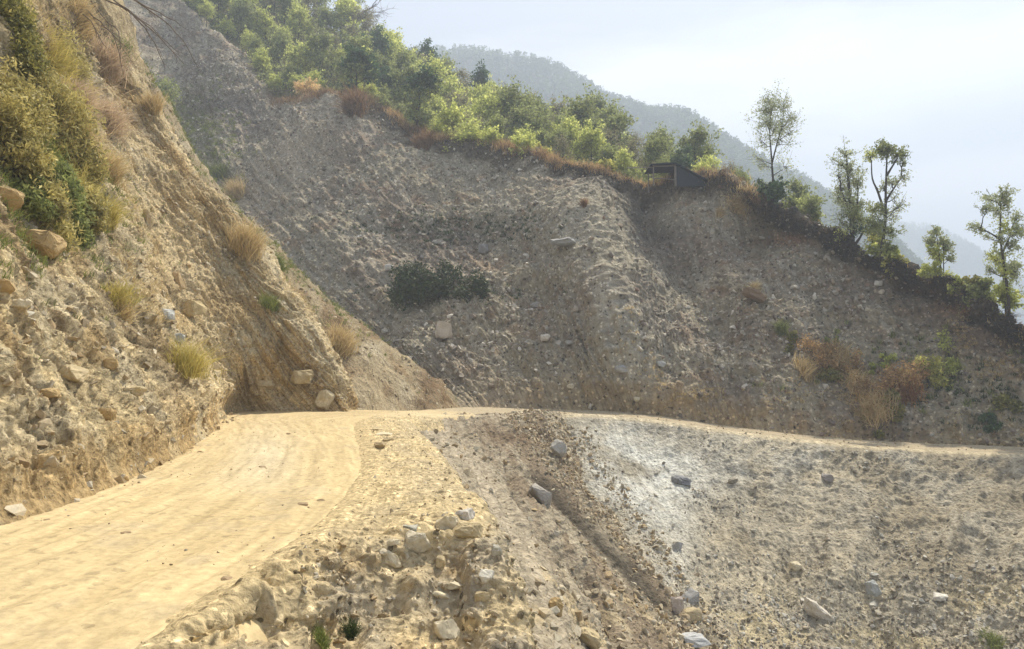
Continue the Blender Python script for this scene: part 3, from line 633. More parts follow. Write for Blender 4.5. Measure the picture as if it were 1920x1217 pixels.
def scree(name, label, p, n, lo, hi, pal, seed, wfun=None, tmpl=4.0, sink=.25, cat='stones', align=.5):
    rng = np.random.default_rng(seed); pos, nr, _ = pick(p, n, rng, wfun)
    r = rng.random(n); s = lo * (hi / lo) ** (r ** tmpl)
    R = rand_rot(rng, n); pr = rng.integers(0, len(PROTO), n); colr = np.array(PAL[pal])[rng.integers(0, len(PAL[pal]), n)] * rng.uniform(.8, 1.2, (n, 1))
    VV, FF, CC, off = [], [], [], 0
    for k, (V, F) in enumerate(PROTO):
        ii = np.where(pr == k)[0]
        if not len(ii): continue
        X = np.einsum('nij,vj->nvi', R[ii] * s[ii, None, None], V) + (pos[ii] + nr[ii] * (s[ii, None] * (.5 - sink) * .5))[:, None, :]
        VV.append(X.reshape(-1, 3)); FF.append((F[None] + (np.arange(len(ii)) * len(V))[:, None, None] + off).reshape(-1, 3))
        CC.append(np.repeat(colr[ii], len(V), 0)); off += len(ii) * len(V)
    o = obj(name, mesh_from(name, np.concatenate(VV), np.concatenate(FF), np.concatenate(CC)), M_STONE)
    return tag(o, label, cat, kind='stuff')

def w_D(C, u, v, d):
    n = fbm(C * .12, 3, 201)
    w = .08 + .9 * sstep(-.05, .3, n) + 2.0 * np.exp(-((u - 1380) / 160) ** 2 - ((v - 640) / 90) ** 2) + 1.6 * np.exp(-((u - 930) / 190) ** 2 - ((v - 640) / 90) ** 2) + 1.2 * np.exp(-((u - 400) / 80) ** 2 - ((v - 220) / 120) ** 2) + 1.2 * np.exp(-((u - 850) / 190) ** 2 - ((v - 440) / 60) ** 2)
    w *= 1 - .9 * np.exp(-((u - 1150) / 70) ** 2 - ((v - 600) / 100) ** 2)
    w *= 1 - .7 * np.exp(-((u - 540) / 80) ** 2 - ((v - 280) / 80) ** 2)
    return w * (C[:, 1] > 52.6 - .02 * np.abs(C[:, 0])) 
scree('slope_scree', 'loose grey and brown scree strewn over the landslide slope', DP, 46000, .05, .62, 'grey', 1, w_D, 5.5)
scree('dark_scree', 'dark brown stones over the right part of the landslide slope', DP, 12000, .07, .5, 'dark', 2, lambda C, u, v, d: sstep(1100, 1500, u) + .25, 4)
scree('pale_scree', 'small pale stones over the slope below the far road', EP, 16000, .035, .30, 'pale', 3, lambda C, u, v, d: (.06 + 1.1 * sstep(0, .35, fbm(C * .25, 3, 202)) * sstep(1150, 1350, u) + 2.2 * sstep(1000, 1200, v)) * (v > 800 + (u > 1500) * 45), 4.5)
scree('gully_rubble', 'brown broken rubble in bands down the gully', GP, 17000, .03, .36, 'tan', 4, lambda C, u, v, d: 8 * np.exp(-((u - (1010 + (v - 800) * .78)) / 50) ** 2) * (1 - .97 * np.exp(-((u - (1014 + (v - 900) * .98)) / 27) ** 2) * (v > 870) * (v < 1160)) + (3 * sstep(980, 1200, v) * sstep(960 + (v - 950) * .35, 1100 + (v - 950) * .4, u) + .25) * (1 - .9 * np.exp(-((u - (1014 + (v - 900) * .98)) / 27) ** 2)), 3.4)
scree('gully_edge_rubble', 'brown rubble spilling from the gully onto the edge of the pale slope', EP, 1500, .05, .34, 'tan', 14, lambda C, u, v, d: np.exp(-((u - (1062 + (v - 790) * .70)) / 20) ** 2) * (v > 795), 3.6)
scree('shoulder_gravel', 'pale broken gravel over the eroded road shoulder', SHP, 13000, .008, .075, 'tan', 5, lambda C, u, v, d: (.12 + 1.4 * sstep(975, 1050, v) + .5 * sstep(760, 860, u)) * (np.abs(u - 640) < 420) * (u > 560 + (v < 1000) * 110) / np.maximum(d, 5) ** 0.5, 4.2)
scree('bank_stones', 'small ochre and grey stones bedded in the cut bank', AP, 22000, .02, .30, 'tan', 6, lambda C, u, v, d: (.25 + 1.5 * sstep(.0, .35, fbm(C * .35, 3, 203)) + 1.4 * np.exp(-C[:, 2] / 1.2)) * (C[:, 2] < 18), 5.0, sink=.6)
scree('spur_stones', 'small brown stones on the second bank spur', A2P, 6000, .04, .35, 'tan', 8, lambda C, u, v, d: .4 + sstep(-.1, .3, fbm(C * .5, 3, 204)), 4.5, sink=.5)
scree('road_gravel', 'scattered small gravel on the dusty road surface', ROADP, 6000, .006, .045, 'tan', 9, lambda C, u, v, d: .15 + 1.5 * sstep(.15, .4, fbm(C * .7, 3, 205)), 3.5)
scree('verge_rubble', 'rubble shed from the bank along the road edge', ROADP, 1800, .03, .22, 'tan', 10, lambda C, u, v, d: ((C[:, 0] < -5.9 - np.clip(C[:, 1] - 12, 0, 30) * .28) * (C[:, 1] < 31)) + .8 * ((C[:, 1] > 45) & (C[:, 0] > 0)), 3.5)

def blocky(rng, dims, sub=1):
    V, F = hull_rock(rng, 20, dims, bevel=min(dims) * .03, sub=sub + 1)
    nn_ = V / (np.linalg.norm(V, axis=1, keepdims=True) + 1e-6); q = V / max(dims); sd_ = int(rng.integers(1000))
    V = V + nn_ * (.10 * fbm(q * 2.6, 4, sd_) + .05 * ridge(q * 5, 3, sd_ + 5) + .02 * fbm(q * 16, 2, sd_ + 9))[:, None] * max(dims)
    return V, F
ROCKN = 0
def rock(u, v, w, h, col, label, group=None, only=None, name='boulder', tilt=.0, dep=.8, sink=.12, cat='rock'):
    """rock whose foot is seen near (u, v + h/2); w, h in the photograph's pixels"""
    global ROCKN; ROCKN += 1
    r = hit(u, v + h * .35, only)
    if r is None: print('rock miss', u, v); return
    pos, nr, dist = r; m = depth_m(pos); W_, H_ = w * m, h * m
    rng = np.random.default_rng(900 + ROCKN)
    V, F = blocky(rng, (W_, W_ * dep, H_), 1 if w < 30 else 2)
    ex = np.ptp(V, axis=0); V *= np.array([W_, W_ * dep, H_]) / ex
    a = tilt; Ry = np.array([[math.cos(a), 0, math.sin(a)], [0, 1, 0], [-math.sin(a), 0, math.cos(a)]]); V = V @ Ry.T
    cc = np.array(col)[None] * (1 + .22 * fbm(V * 4 / max(W_, .1), 3, ROCKN))[:, None]
    me = mesh_from(name, V, F, cc)
    o = obj(name, me, M_STONE, loc=pos + Vector((0, 0, 1)) * (.5 - sink) * H_ * .8 + nr * .12 * W_)
    return tag(o, label, cat, group)
PALE = (.56,.50,.37); CREAM = (.60,.52,.36); TAN = (.46,.37,.22); OCH = (.42,.30,.145); GREY = (.34,.31,.27); BLUE = (.37,.36,.34); PINK = (.47,.40,.34)
sh = ['road_shoulder', 'dirt_road']
rock(842,978,46,34,CREAM,'cream rounded boulder at the left of the trio on the road shoulder',only=sh)
rock(868,960,46,26,(.50,.46,.40),'pale grey slab lying behind the two boulders on the shoulder',only=sh)
rock(878,987,62,34,TAN,'widest tan boulder in front of the trio on the road shoulder',only=sh)
rock(782,1013,56,48,PALE,'large pale block with a flat front left of the boulder trio',only=sh)
rock(737,1044,46,28,CREAM,'tilted cream slab below the large pale block',only=sh,tilt=.5)
rock(772,984,36,16,(.42,.40,.33),'flat grey stone behind the large pale block',only=sh,tilt=.3)
rock(840,1176,52,36,CREAM,'cream wedge shaped boulder near the bottom of the shoulder',only=sh)
rock(912,1078,30,26,(.62,.58,.48),'whitish upright stone near the broken edge of the shoulder',only=sh)
rock(854,1098,34,14,PALE,'flat whitish stone in the gravel face of the shoulder',only=sh)
rock(828,1110,46,12,CREAM,'long thin stone in the gravel below the flat whitish one',only=sh,tilt=.35)
rock(826,1052,20,26,TAN,'small tan upright stone below the large pale block',only=sh)
rock(736,1013,28,15,CREAM,'small flat cream stone left of the large pale block',only=sh)
rock(932,1030,22,24,(.45,.42,.34),'grey stone stuck in the broken rim of the shoulder',only=sh)
rock(905,1115,30,22,TAN,'tan stone in the face under the rim of the shoulder',only=sh)
rock(713,801,38,11,TAN,'top flat stone of the small pile at the far road edge',only=sh)
rock(719,812,34,11,CREAM,'pale flat stone in the middle of the pile at the far road edge',only=sh)
rock(728,822,22,12,TAN,'small tan stone at the right of the pile at the far road edge',only=sh)
rock(714,833,24,16,(.42,.32,.18),'brown stone nearest the viewer of the pile at the far road edge',only=sh)
for (u, v, w, l) in [(232,997,24,'reddish flat stone alone on the near left of the road'),(492,874,14,'dark flat stone on the pale middle of the road'),(541,812,12,'small dark stone on the far part of the road'),(602,936,16,'small brown stone near the right wheel track'),(568,943,22,'flat brown stone pressed in the road near the right track'),(88,973,12,'small grey stone on the road near the foot of the bank'),(376,846,14,'small brown stone on the road beside the left verge'),(425,1082,26,'dark stone half sunk at the right road edge')]:
    rock(u, v, w, w * .42, (.34,.25,.15), l, only=['dirt_road', 'road_shoulder'], name='stone', cat='stone', sink=.2)
gs = ['gully_slope', 'pale_slope']
rock(1010,930,50,34,GREY,'grey slab lying on the gully slope right of the shoulder',only=gs,tilt=.6)
rock(1046,843,34,30,(.40,.38,.34),'grey slab near the top of the gully below the road',only=gs,tilt=.8)
rock(1298,1116,34,36,BLUE,'bluish grey rounded boulder in the gully bottom',only=gs)
rock(1296,1152,40,32,TAN,'tan boulder just below the bluish one in the gully',only=gs)
rock(1268,1135,26,34,PINK,'pinkish boulder left of the bluish one in the gully',only=gs)
rock(1298,1206,52,24,(.44,.44,.43),'pale blue flat boulder at the bottom edge of the picture',only=gs)
rock(838,833,10,8,PALE,'tiny white stone high on the smooth part of the gully slope',only=gs)
rock(892,842,12,8,PALE,'small white stone on the gully slope under the road edge',only=gs)
rock(1040,1140,30,36,OCH,'ochre upright stone in the near rubble of the gully',only=gs)
rock(1100,1200,50,34,TAN,'big tan slab in the near rubble at the bottom edge',only=gs,tilt=.5)
rock(1278,896,40,16,(.22,.22,.23),'dark slate slab high on the pale slope',only=gs,tilt=.2)
rock(1271,1021,22,20,BLUE,'single bluish boulder on the pale slope beside the gully',only=gs)
rock(1531,1140,56,30,(.55,.50,.42),'pale oval slab resting low on the pale slope',only=gs,tilt=.55)
rock(1640,1100,30,30,(.42,.43,.41),'grey pointed stone low on the pale slope',only=gs)
rock(1762,1116,34,16,(.62,.58,.50),'bright white flat stone low on the right of the pale slope',only=gs)
rock(1492,1060,20,18,CREAM,'small cream stone in the middle of the pale slope',only=gs)
rock(1552,893,26,16,(.30,.27,.25),'brown grey stone under the far road on the pale slope',only=gs)
rock(1375,900,20,12,(.25,.22,.17),'small dark stone right of the dark slate slab',only=gs)
rock(1820,893,14,10,PALE,'small white stone just under the far road on the right',only=gs)
ds = ['landslide_slope']
rock(833,622,34,34,(.52,.44,.34),'largest pale boulder resting on the landslide slope below the dark bush',only=ds)
rock(1022,632,20,14,(.60,.55,.47),'white boulder right of the largest pale boulder on the landslide',only=ds)
rock(1005,571,18,12,BLUE,'bluish white stone above the white boulder on the landslide',only=ds)
rock(1165,692,24,16,BLUE,'bluish flat boulder near the foot of the landslide rib',only=ds)
rock(1237,684,20,12,(.40,.40,.38),'grey stone right of the bluish flat boulder on the landslide',only=ds)
rock(1070,642,18,10,BLUE,'pale bluish slab below the bare rib of the landslide',only=ds)
rock(1060,456,52,18,(.32,.31,.29),'flat grey rock slab sticking out high on the landslide rib',only=ds)
rock(729,504,18,14,(.58,.54,.48),'white stone left of the dark bush on the landslide',only=ds)
rock(907,468,20,20,(.28,.27,.26),'grey block above and right of the dark bush',only=ds)
rock(1412,556,44,20,(.24,.17,.11),'brown overhanging clod on the right of the landslide',only=ds,tilt=.5)
rock(1647,532,14,12,(.58,.54,.46),'white stone under the dark rim on the right of the landslide',only=ds)
rock(1445,567,10,5,(.6,.57,.5),'thin white stone below the brown overhanging clod',only=ds)
rock(1427,246+200,12,7,(.55,.50,.44),'small white stone high on the landslide under the slim tree',only=ds)
rock(822,455,22,10,(.45,.42,.38),'flat light stone above the dark bush on the landslide',only=ds)
rock(1070,720+4,14,10,PALE,'cream stone near the foot of the landslide above the road',only=ds)
rock(1195,748,14,10,PALE,'cream stone at the road edge below the bluish flat boulder',only=ds)
bs = ['cut_bank']
rock(70,446,84,56,OCH,'big ochre boulder jutting out of the bank below the bush',only=bs,sink=.5)
rock(10,362,50,44,OCH,'ochre boulder at the left frame edge above the big jutting one',only=bs,sink=.5)
rock(8,530,36,32,OCH,'ochre block at the left frame edge below the big jutting boulder',only=bs,sink=.55)
rock(36,562,40,18,CREAM,'cream flat stone in the bank above the whitish one',only=bs,sink=.55)
rock(48,586,34,16,(.60,.56,.46),'whitish flat stone in the left part of the bank',only=bs,sink=.55)
rock(130,690,70,30,TAN,'long tan slab in the bank low on the left',only=bs,tilt=.4,sink=.55)
rock(90,733,50,22,OCH,'ochre slab under the long tan slab in the bank',only=bs,sink=.55)
rock(208,674,26,26,OCH,'small ochre block right of the long tan slab in the bank',only=bs,sink=.55)
rock(252,730,40,20,TAN,'tan slab beside the dark hollow of the bank',only=bs,sink=.55)
rock(198,772,36,36,OCH,'ochre block low in the bank above the road verge',only=bs,sink=.55)
rock(310,584,32,26,(.45,.45,.42),'grey block in the middle of the bank',only=bs,sink=.55)
rock(330,627,26,20,(.42,.43,.40),'grey stone below the grey block in the bank',only=bs,sink=.55)
rock(358,566,46,34,(.47,.37,.20),'large tan block right of the grey block in the bank',only=bs,sink=.6)
rock(570,694,44,28,(.42,.34,.20),'large pale block near the lower right corner of the bank',only=bs,sink=.55)
rock(608,734,32,40,(.45,.38,.25),'pale upright slab at the lower right corner of the bank',only=bs,sink=.55,tilt=.5)
rock(272,396,22,46,(.48,.38,.24),'tall narrow tan rock high in the bank',only=bs,sink=.55)
rock(330,510,26,50,(.45,.33,.18),'tall brown tan rock above the large tan block in the bank',only=bs,sink=.6)
rock(500,712,30,20,TAN,'tan ledge left of the large pale block in the bank',only=bs,sink=.6)

# mid-size stones that look alike, each one its own object
def stones(p, n, lo, hi, seed, pal, label, group, wfun):
    rng = np.random.default_rng(seed); pos, nr, _ = pick(p, n, rng, wfun); protos = []
    for k in range(5):
        V, F = blocky(rng, (1, .8, .6), 1); c = np.array(PAL[pal][k])[None] * (1 + .2 * fbm(V * 3, 3, k))[:, None]
        protos.append(mesh_from('stone', V, F, c)); protos[-1].materials.append(M_STONE)
    for i in range(n):
        s = rng.uniform(lo, hi); o = bpy.data.objects.new('stone', protos[i % 5]); COL.objects.link(o)
        o.location = pos[i] + nr[i] * s * .12; o.rotation_euler = rng.uniform(-.5, .5, 3) + np.array((0, 0, rng.uniform(0, 6))); o.scale = (s, s, s * rng.uniform(.6, 1))
        tag(o, label, 'stone', group)
stones(DP, 70, .35, .7, 301, 'grey', 'fist to knee high grey stone lying loose among the landslide scree', 'loose stones on the landslide slope', w_D)
stones(EP, 26, .2, .42, 302, 'pale', 'small pale stone lying loose on the slope below the far road', 'loose stones on the pale slope', lambda C, u, v, d: sstep(900, 1180, v) + .05)
stones(GP, 40, .14, .32, 303, 'tan', 'brown broken stone lying in the gully rubble', 'broken stones in the gully', lambda C, u, v, d: np.exp(-((u - (1010 + (v - 800) * .78)) / 60) ** 2) + .7 * sstep(1000, 1200, v) * (u > 1000))
stones(SHP, 34, .05, .12, 304, 'tan', 'small angular tan stone in the shoulder gravel', 'small stones on the road shoulder', lambda C, u, v, d: sstep(990, 1080, v) * (u > 560) * (u < 950))
stones(AP, 50, .08, .22, 305, 'tan', 'angular tan stone sticking out of the cut bank', 'stones sticking out of the bank', lambda C, u, v, d: (C[:, 2] > .3) * (C[:, 2] < 8) * np.ones(len(u)))

# ================================================================== plants
def leafquads(C, size, rng, elong=1.7, up=0.0):
    n = len(C); s = size * rng.uniform(.6, 1.3, n) if np.isscalar(size) else size
    a = rng.normal(size=(n, 3)); a[:, 2] += up; a /= np.linalg.norm(a, axis=1, keepdims=True)
    b = rng.normal(size=(n, 3)); b -= (b * a).sum(1, keepdims=True) * a; b /= np.linalg.norm(b, axis=1, keepdims=True)
    s = s[:, None]; t = a * s * elong * .5; w = b * s * .5
    V = np.stack([C - t, C + w, C + t, C - w], 1).reshape(-1, 3); F = np.arange(n * 4).reshape(-1, 4)
    return V, F
def leafmesh(name, C, size, rng, tones, elong=1.7, up=0, patchy=.6):
    V, F = leafquads(C, size, rng, elong, up)
    k = np.clip(.5 + .5 * fbm(C * (1.1 / max(.3, np.ptp(C[:, 2]) * .12)), 2, int(rng.integers(999))) * patchy * 2 + rng.normal(0, .22, len(C)), 0, 1)[:, None]
    col = (np.array(tones[0]) * (1 - k) + np.array(tones[1]) * k) * LB_
    col *= rng.uniform(.75, 1.25, (len(C), 1))
    return mesh_from(name, V, F, np.repeat(col, 4, 0))
def tube(pts, r0, r1, sides=6):
    pts = np.array(pts, float); n = len(pts); t = np.gradient(pts, axis=0); t /= np.linalg.norm(t, axis=1, keepdims=True) + 1e-9
    ref = np.array([0.31, 0.95, 0.07]); a = np.cross(t, ref); a /= np.linalg.norm(a, axis=1, keepdims=True) + 1e-9; b = np.cross(t, a)
    r = np.linspace(r0, r1, n)[:, None, None]; th = np.arange(sides) / sides * 2 * np.pi
    V = pts[:, None] + r * (a[:, None] * np.cos(th)[None, :, None] + b[:, None] * np.sin(th)[None, :, None])
    idx = np.arange(n * sides).reshape(n, sides); nx = np.roll(idx, -1, 1)
    F = np.stack([idx[:-1], nx[:-1], nx[1:], idx[1:]], -1).reshape(-1, 4)
    return V.reshape(-1, 3), F
class MB:
    def __init__(s): s.V = []; s.F = []; s.n = 0
    def add(s, V, F): s.V.append(V); s.F.append(F + s.n); s.n += len(V)
    def mesh(s, name, smooth=True): return mesh_from(name, np.concatenate(s.V), np.concatenate(s.F), None, smooth)
def wobble(a, b, n, amp, rng):
    a, b = np.array(a, float), np.array(b, float); t = np.linspace(0, 1, n)[:, None]
    P_ = a + (b - a) * t; P_[1:-1] += rng.normal(0, amp, (n - 2, 3)); return P_
LEAF = {
 'bright': (leaf_mat('leaf_bright', (1, 1, 1), .6, (1, 1, 1)), ((.15,.17,.045), (.40,.41,.13))),
 'green': (leaf_mat('leaf_green', (1, 1, 1), .5, (1, 1, 1)), ((.075,.09,.032), (.22,.235,.085))),
 'dark': (leaf_mat('leaf_dark', (1, 1, 1), .3, (1, 1, 1)), ((.022,.042,.02), (.065,.10,.04))),
 'grey': (leaf_mat('leaf_grey', (1, 1, 1), .4, (1, 1, 1)), ((.10,.095,.055), (.20,.18,.10))),
 'sparse': (leaf_mat('leaf_sparse', (1, 1, 1), .4, (1, 1, 1)), ((.11,.12,.06), (.32,.34,.19))),
 'rust': (leaf_mat('leaf_rust', (1, 1, 1), .35, (1, 1, 1)), ((.11,.07,.03), (.30,.20,.095))),
 'straw': (leaf_mat('leaf_straw', (1, 1, 1), .35, (1, 1, 1)), ((.28,.19,.085), (.55,.43,.22))),
 'yellow': (leaf_mat('leaf_yellow', (1, 1, 1), .45, (1, 1, 1)), ((.15,.15,.04), (.38,.36,.11))),
 'deep': (leaf_mat('leaf_deep', (1, 1, 1), .15, (1, 1, 1)), ((.012,.018,.008), (.04,.055,.018))),
 'drygrass': (leaf_mat('leaf_drygrass', (1, 1, 1), .4, (1, 1, 1)), ((.10,.088,.032), (.36,.31,.12))),
 'olive': (leaf_mat('leaf_olive', (1, 1, 1), .35, (1, 1, 1)), ((.055,.06,.018), (.20,.18,.05))),
}
def tree_parts(kind, H, clumps, rng, leafsize, nleaf, stems=None, trunk_r=None, leafkind=None, bark=None, shell=.55):
    """clumps: (x, y, z, r, density, [leafkind]); stems: list of polylines; branches run from the nearest stem point to each clump"""
    tr = trunk_r or H * .016
    mb = MB(); stems = stems or [wobble((0, 0, -.4), (rng.normal(0, .03 * H), rng.normal(0, .03 * H), H * .82), 8, H * .008, rng)]
    allp = []
    for i, st in enumerate(stems):
        st = np.array(st, float); mb.add(*tube(st, tr * (1 if i == 0 else .62), tr * .22, 7)); 
        for k in range(len(st) - 1):
            for t in (0, .33, .66): allp.append(st[k] + (st[k + 1] - st[k]) * t)
    allp = np.array(allp); twigs = {}
    for cl in clumps:
        c = np.array(cl[:3]); low = allp[allp[:, 2] < c[2] - .15 * H * .2]
        if not len(low): continue
        tgt = c - np.array([0, 0, np.linalg.norm(c[:2]) * .6])
        s = low[np.argmin(((low - tgt) ** 2).sum(1))]
        mb.add(*tube(wobble(s, c, 5, H * .008, rng), tr * .36, tr * .08, 4))
        for q in range(12):
            e = c + rng.normal(0, cl[3] * .75, 3); tw = wobble(s + (c - s) * rng.uniform(.45, .95), e, 4, H * .005, rng); mb.add(*tube(tw, tr * .13, tr * .04, 3)); twigs.setdefault(id(cl), []).append(tw)
    trunk = mb.mesh('trunk')
    groups = {}
    tot = sum(c[3] ** 2 * c[4] for c in clumps)
    for cl in clumps:
        n = max(20, int(nleaf * cl[3] ** 2 * cl[4] / tot)); d = rng.normal(size=(n, 3)); d /= np.linalg.norm(d, axis=1, keepdims=True)
        rad = cl[3] * (rng.random(n) ** shell)[:, None]
        # sub-clumps for an uneven outline
        ctr = rng.normal(0, .6, (14, 3)) * cl[3]; pos = np.array(cl[:3]) + ctr[rng.integers(0, 14, n)] * .8 + d * rad * .55 * np.array([1, 1, .8])
        if id(cl) in twigs:
            T = np.array(twigs[id(cl)]); k = int(n * .6); a = rng.integers(0, len(T), k); b_ = rng.integers(1, 3, k); t = rng.random((k, 1))
            pos[:k] = T[a, b_] * (1 - t) + T[a, b_ + 1] * t + rng.normal(0, 1, (k, 3)) * cl[3] * .16
        groups.setdefault(cl[5] if len(cl) > 5 else (leafkind or kind), []).append(pos)
    crowns = []
    for k, ps in groups.items():
        me = leafmesh('crown', np.concatenate(ps), leafsize, rng, LEAF[k][1], 1.5); me.materials.append(LEAF[k][0]); crowns.append(me)
    trunk.materials.append(bark or M_BARK)
    return trunk, crowns
def put_tree(name, loc, parts, label, cat='tree', group=None, s=1.0, rz=0.0):
    root = empty(name, loc); root.scale = (s, s, s); root.rotation_euler = (0, 0, rz)
    obj('trunk', parts[0], None, root)
    for me in parts[1]: obj('crown', me, None, root)
    return tag(root, label, cat, group)

# --- trees one by one along the right part of the rim; clump offsets measured against the foot
def rim_tree(name, ub, vb, clumps, stems, label, nleaf, leafsize, tr, default='sparse', cat='tree', yoff=0.4, bark=None, seed=0):
    r = None; k = 3
    while r is None and k < 60: r = hit(ub, vb + k, ['landslide_slope']); k += 2
    if r and k > 7: vb = vb + k - 5; clumps = [(c[0], c[1], *c[2:]) for c in clumps]
    if r is None: print('tree miss', label); return
    base = r[0] + Vector((0, yoff, 0)); m = depth_m(r[0]); rng = np.random.default_rng(seed + int(ub))
    cl = []
    for c in clumps:
        cl.append(((c[0] - ub) * m, rng.normal(0, c[2] * .5) * m, (vb - c[1]) * m, c[2] * m, c[3], c[4] if len(c) > 4 else default))
    st = []
    for sline in stems:
        pts = np.array([((a - ub) * m, rng.normal(0, .08), (vb - b) * m) for a, b in sline]); st.append(cr_axis(pts, 3))
    H = max(c[2] + c[3] for c in cl)
    parts = tree_parts(default, H, cl, rng, leafsize, nleaf, st, tr, default, bark)
    return put_tree(name, base, parts, label, cat)
rim_tree('slim_tree', 1452, 392, [(1455,196,30,1.1),(1438,222,26,1),(1478,228,24,1.1),(1432,255,22,.6),(1492,212,14,.8),(1465,262,20,.6),(1436,300,20,.5),(1480,305,22,.4),(1425,285,14,.5),(1440,340,18,.35),(1478,335,16,.3),(1455,172,18,.9),(1440,190,16,.8),(1474,186,16,.8),(1490,240,14,.6),(1456,235,22,.7)],
  [[(1450,402),(1452,350),(1453,290),(1450,235),(1455,185)],[(1453,300),(1462,265),(1474,225),(1478,200)]], 'tallest slim tree standing alone with a see-through pale crown', 6500, .095, .13, seed=1)
rim_tree('leafy_shrub', 1446, 392, [(1447,352,17,2.2,'dark'),(1460,362,11,1.8,'dark'),(1436,358,9,1.6,'dark'),(1484,374,14,.5,'green'),(1492,384,10,.5,'green'),(1470,384,10,.4,'bright')], [[(1446,400),(1447,375),(1449,355)],[(1452,395),(1468,385),(1485,375)]],
  'dark round shrub at the foot of the tallest slim tree', 2600, .20, .10, 'dark', 'shrub', .2, seed=2)
rim_tree('broad_tree', 1603, 460, [(1595,280,18,.55),(1586,300,17,.45),(1603,310,20,.9),(1612,335,19,.9),(1590,340,20,.8),(1574,365,18,.5),(1602,370,20,1.2),(1618,380,14,.9),(1582,395,20,.7),(1604,405,18,1.5,'green'),(1612,425,17,1.5,'dark'),(1590,420,14,.8),(1578,436,14,.7,'bright'),(1580,320,14,.4)],
  [[(1604,472),(1603,440),(1602,400),(1600,350),(1597,300),(1594,275)],[(1603,420),(1612,385),(1616,345)],[(1603,400),(1590,370),(1582,340)],[(1606,455),(1618,440),(1630,420)]], 'dark trunked tree with a loose crown left of the forked one', 9000, .10, .22, 'sparse', seed=3)
rim_tree('forked_tree', 1659, 485, [(1675,266,15,1.9,'green'),(1690,276,13,1.9,'green'),(1660,270,12,1.6,'green'),(1643,279,12,1.2,'bright'),(1702,285,9,1.4,'green'),(1702,318,13,.5),(1684,330,14,.8),(1668,340,10,.6),(1690,360,16,.25),(1645,382,15,1.1,'green'),(1664,388,12,.8),(1690,388,16,.5),(1700,375,12,.3),(1636,418,20,1.7,'green'),(1676,425,15,1,'green'),(1652,405,16,.5)],
  [[(1657,498),(1660,460),(1666,410),(1670,350),(1672,300),(1675,272)],[(1666,385),(1655,350),(1645,325),(1644,290)],[(1671,320),(1685,300),(1696,285)],[(1669,370),(1685,345),(1702,320)]], 'forked tall tree with a flat leafy top and gaps below', 8000, .10, .17, 'sparse', seed=4)
rim_tree('young_tree', 1648, 478, [(1646,448,13,1.2,'yellow'),(1640,462,12,1.1,'bright'),(1655,440,9,.8,'bright')], [[(1648,488),(1648,465),(1646,448)]], 'yellow young tree between the two tall dark trunks', 1500, .16, .06, 'bright', seed=5)
rim_tree('leafy_shrub', 1685, 500, [(1680,470,13,1.4,'bright'),(1687,484,14,1.5,'yellow'),(1672,462,12,1.2,'green'),(1695,490,10,1,'yellow')], [[(1684,508),(1683,490),(1681,470)]], 'yellow green shrub right of the forked tree foot', 2400, .16, .06, 'yellow', 'shrub', seed=6)
rim_tree('twin_tree', 1770, 532, [(1766,428,10,.9),(1758,445,11,.9),(1779,444,12,1),(1786,460,10,.8),(1755,468,12,.9,'bright'),(1772,475,11,.7,'bright'),(1788,480,8,.6),(1750,500,12,1.1,'bright'),(1738,505,9,.9,'bright'),(1764,505,9,.7,'bright'),(1784,510,8,.5,'bright')],
  [[(1766,538),(1768,500),(1767,460),(1766,430)],[(1776,540),(1777,500),(1776,460),(1780,440)]], 'slender pale green tree with twin stems', 5500, .10, .08, 'sparse', seed=7)
rim_tree('tall_tree', 1897, 600, [(1875,362,15,.7),(1895,358,15,.8),(1862,382,12,.5),(1885,385,14,.6),(1908,372,16,.6),(1842,416,11,.6),(1852,424,9,.5),(1862,435,8,.4),(1900,420,16,.7,'bright'),(1918,430,16,.8),(1885,440,12,.6),(1905,455,16,.7),(1875,480,12,.6,'bright'),(1890,505,14,.6,'bright'),(1868,500,10,.5),(1910,500,18,.8),(1925,400,14,.6),(1900,535,16,1,'bright')],
  [[(1897,612),(1898,560),(1894,500),(1889,440),(1892,400),(1893,360)],[(1890,445),(1870,432),(1848,418)],[(1893,470),(1905,440),(1918,410)]], 'tall thin tree cut by the right frame edge', 7500, .09, .12, 'sparse', seed=8)
rim_tree('tall_tree', 1911, 612, [(1912,470,14,.6),(1918,500,14,.7),(1908,540,14,.9,'bright'),(1924,560,16,1,'bright'),(1905,590,10,1,'bright')], [[(1910,622),(1911,560),(1914,500),(1915,460)]], 'second thin tree at the right frame edge, shorter and behind', 3000, .13, .09, 'sparse', yoff=1.4, seed=9)
rim_tree('bushy_tree', 1852, 572, [(1852,520,16,1.2,'olive'),(1868,530,16,1.2,'green'),(1845,545,16,1.3,'green'),(1875,555,14,1.2,'bright'),(1855,558,14,1,'bright')], [[(1852,582),(1853,555),(1852,525)]], 'low bushy green tree left of the tall thin tree', 4200, .15, .09, 'green', yoff=1.2, seed=10)
rim_tree('bushy_tree', 1820, 556, [(1818,528,12,1.3,'bright'),(1830,538,12,1.2,'bright'),(1806,538,10,1,'bright')], [[(1820,566),(1819,545),(1818,530)]], 'low yellow green tree behind the dark rim right of the twin stems', 2200, .15, .06, 'bright', yoff=1.2, seed=11)
rim_tree('bushy_tree', 1885, 590, [(1885,560,12,1.2,'bright'),(1872,572,10,1,'yellow')], [[(1885,598),(1885,575),(1885,562)]], 'small bright tree at the foot of the tall thin tree', 1600, .14, .05, 'bright', yoff=1.5, seed=12)
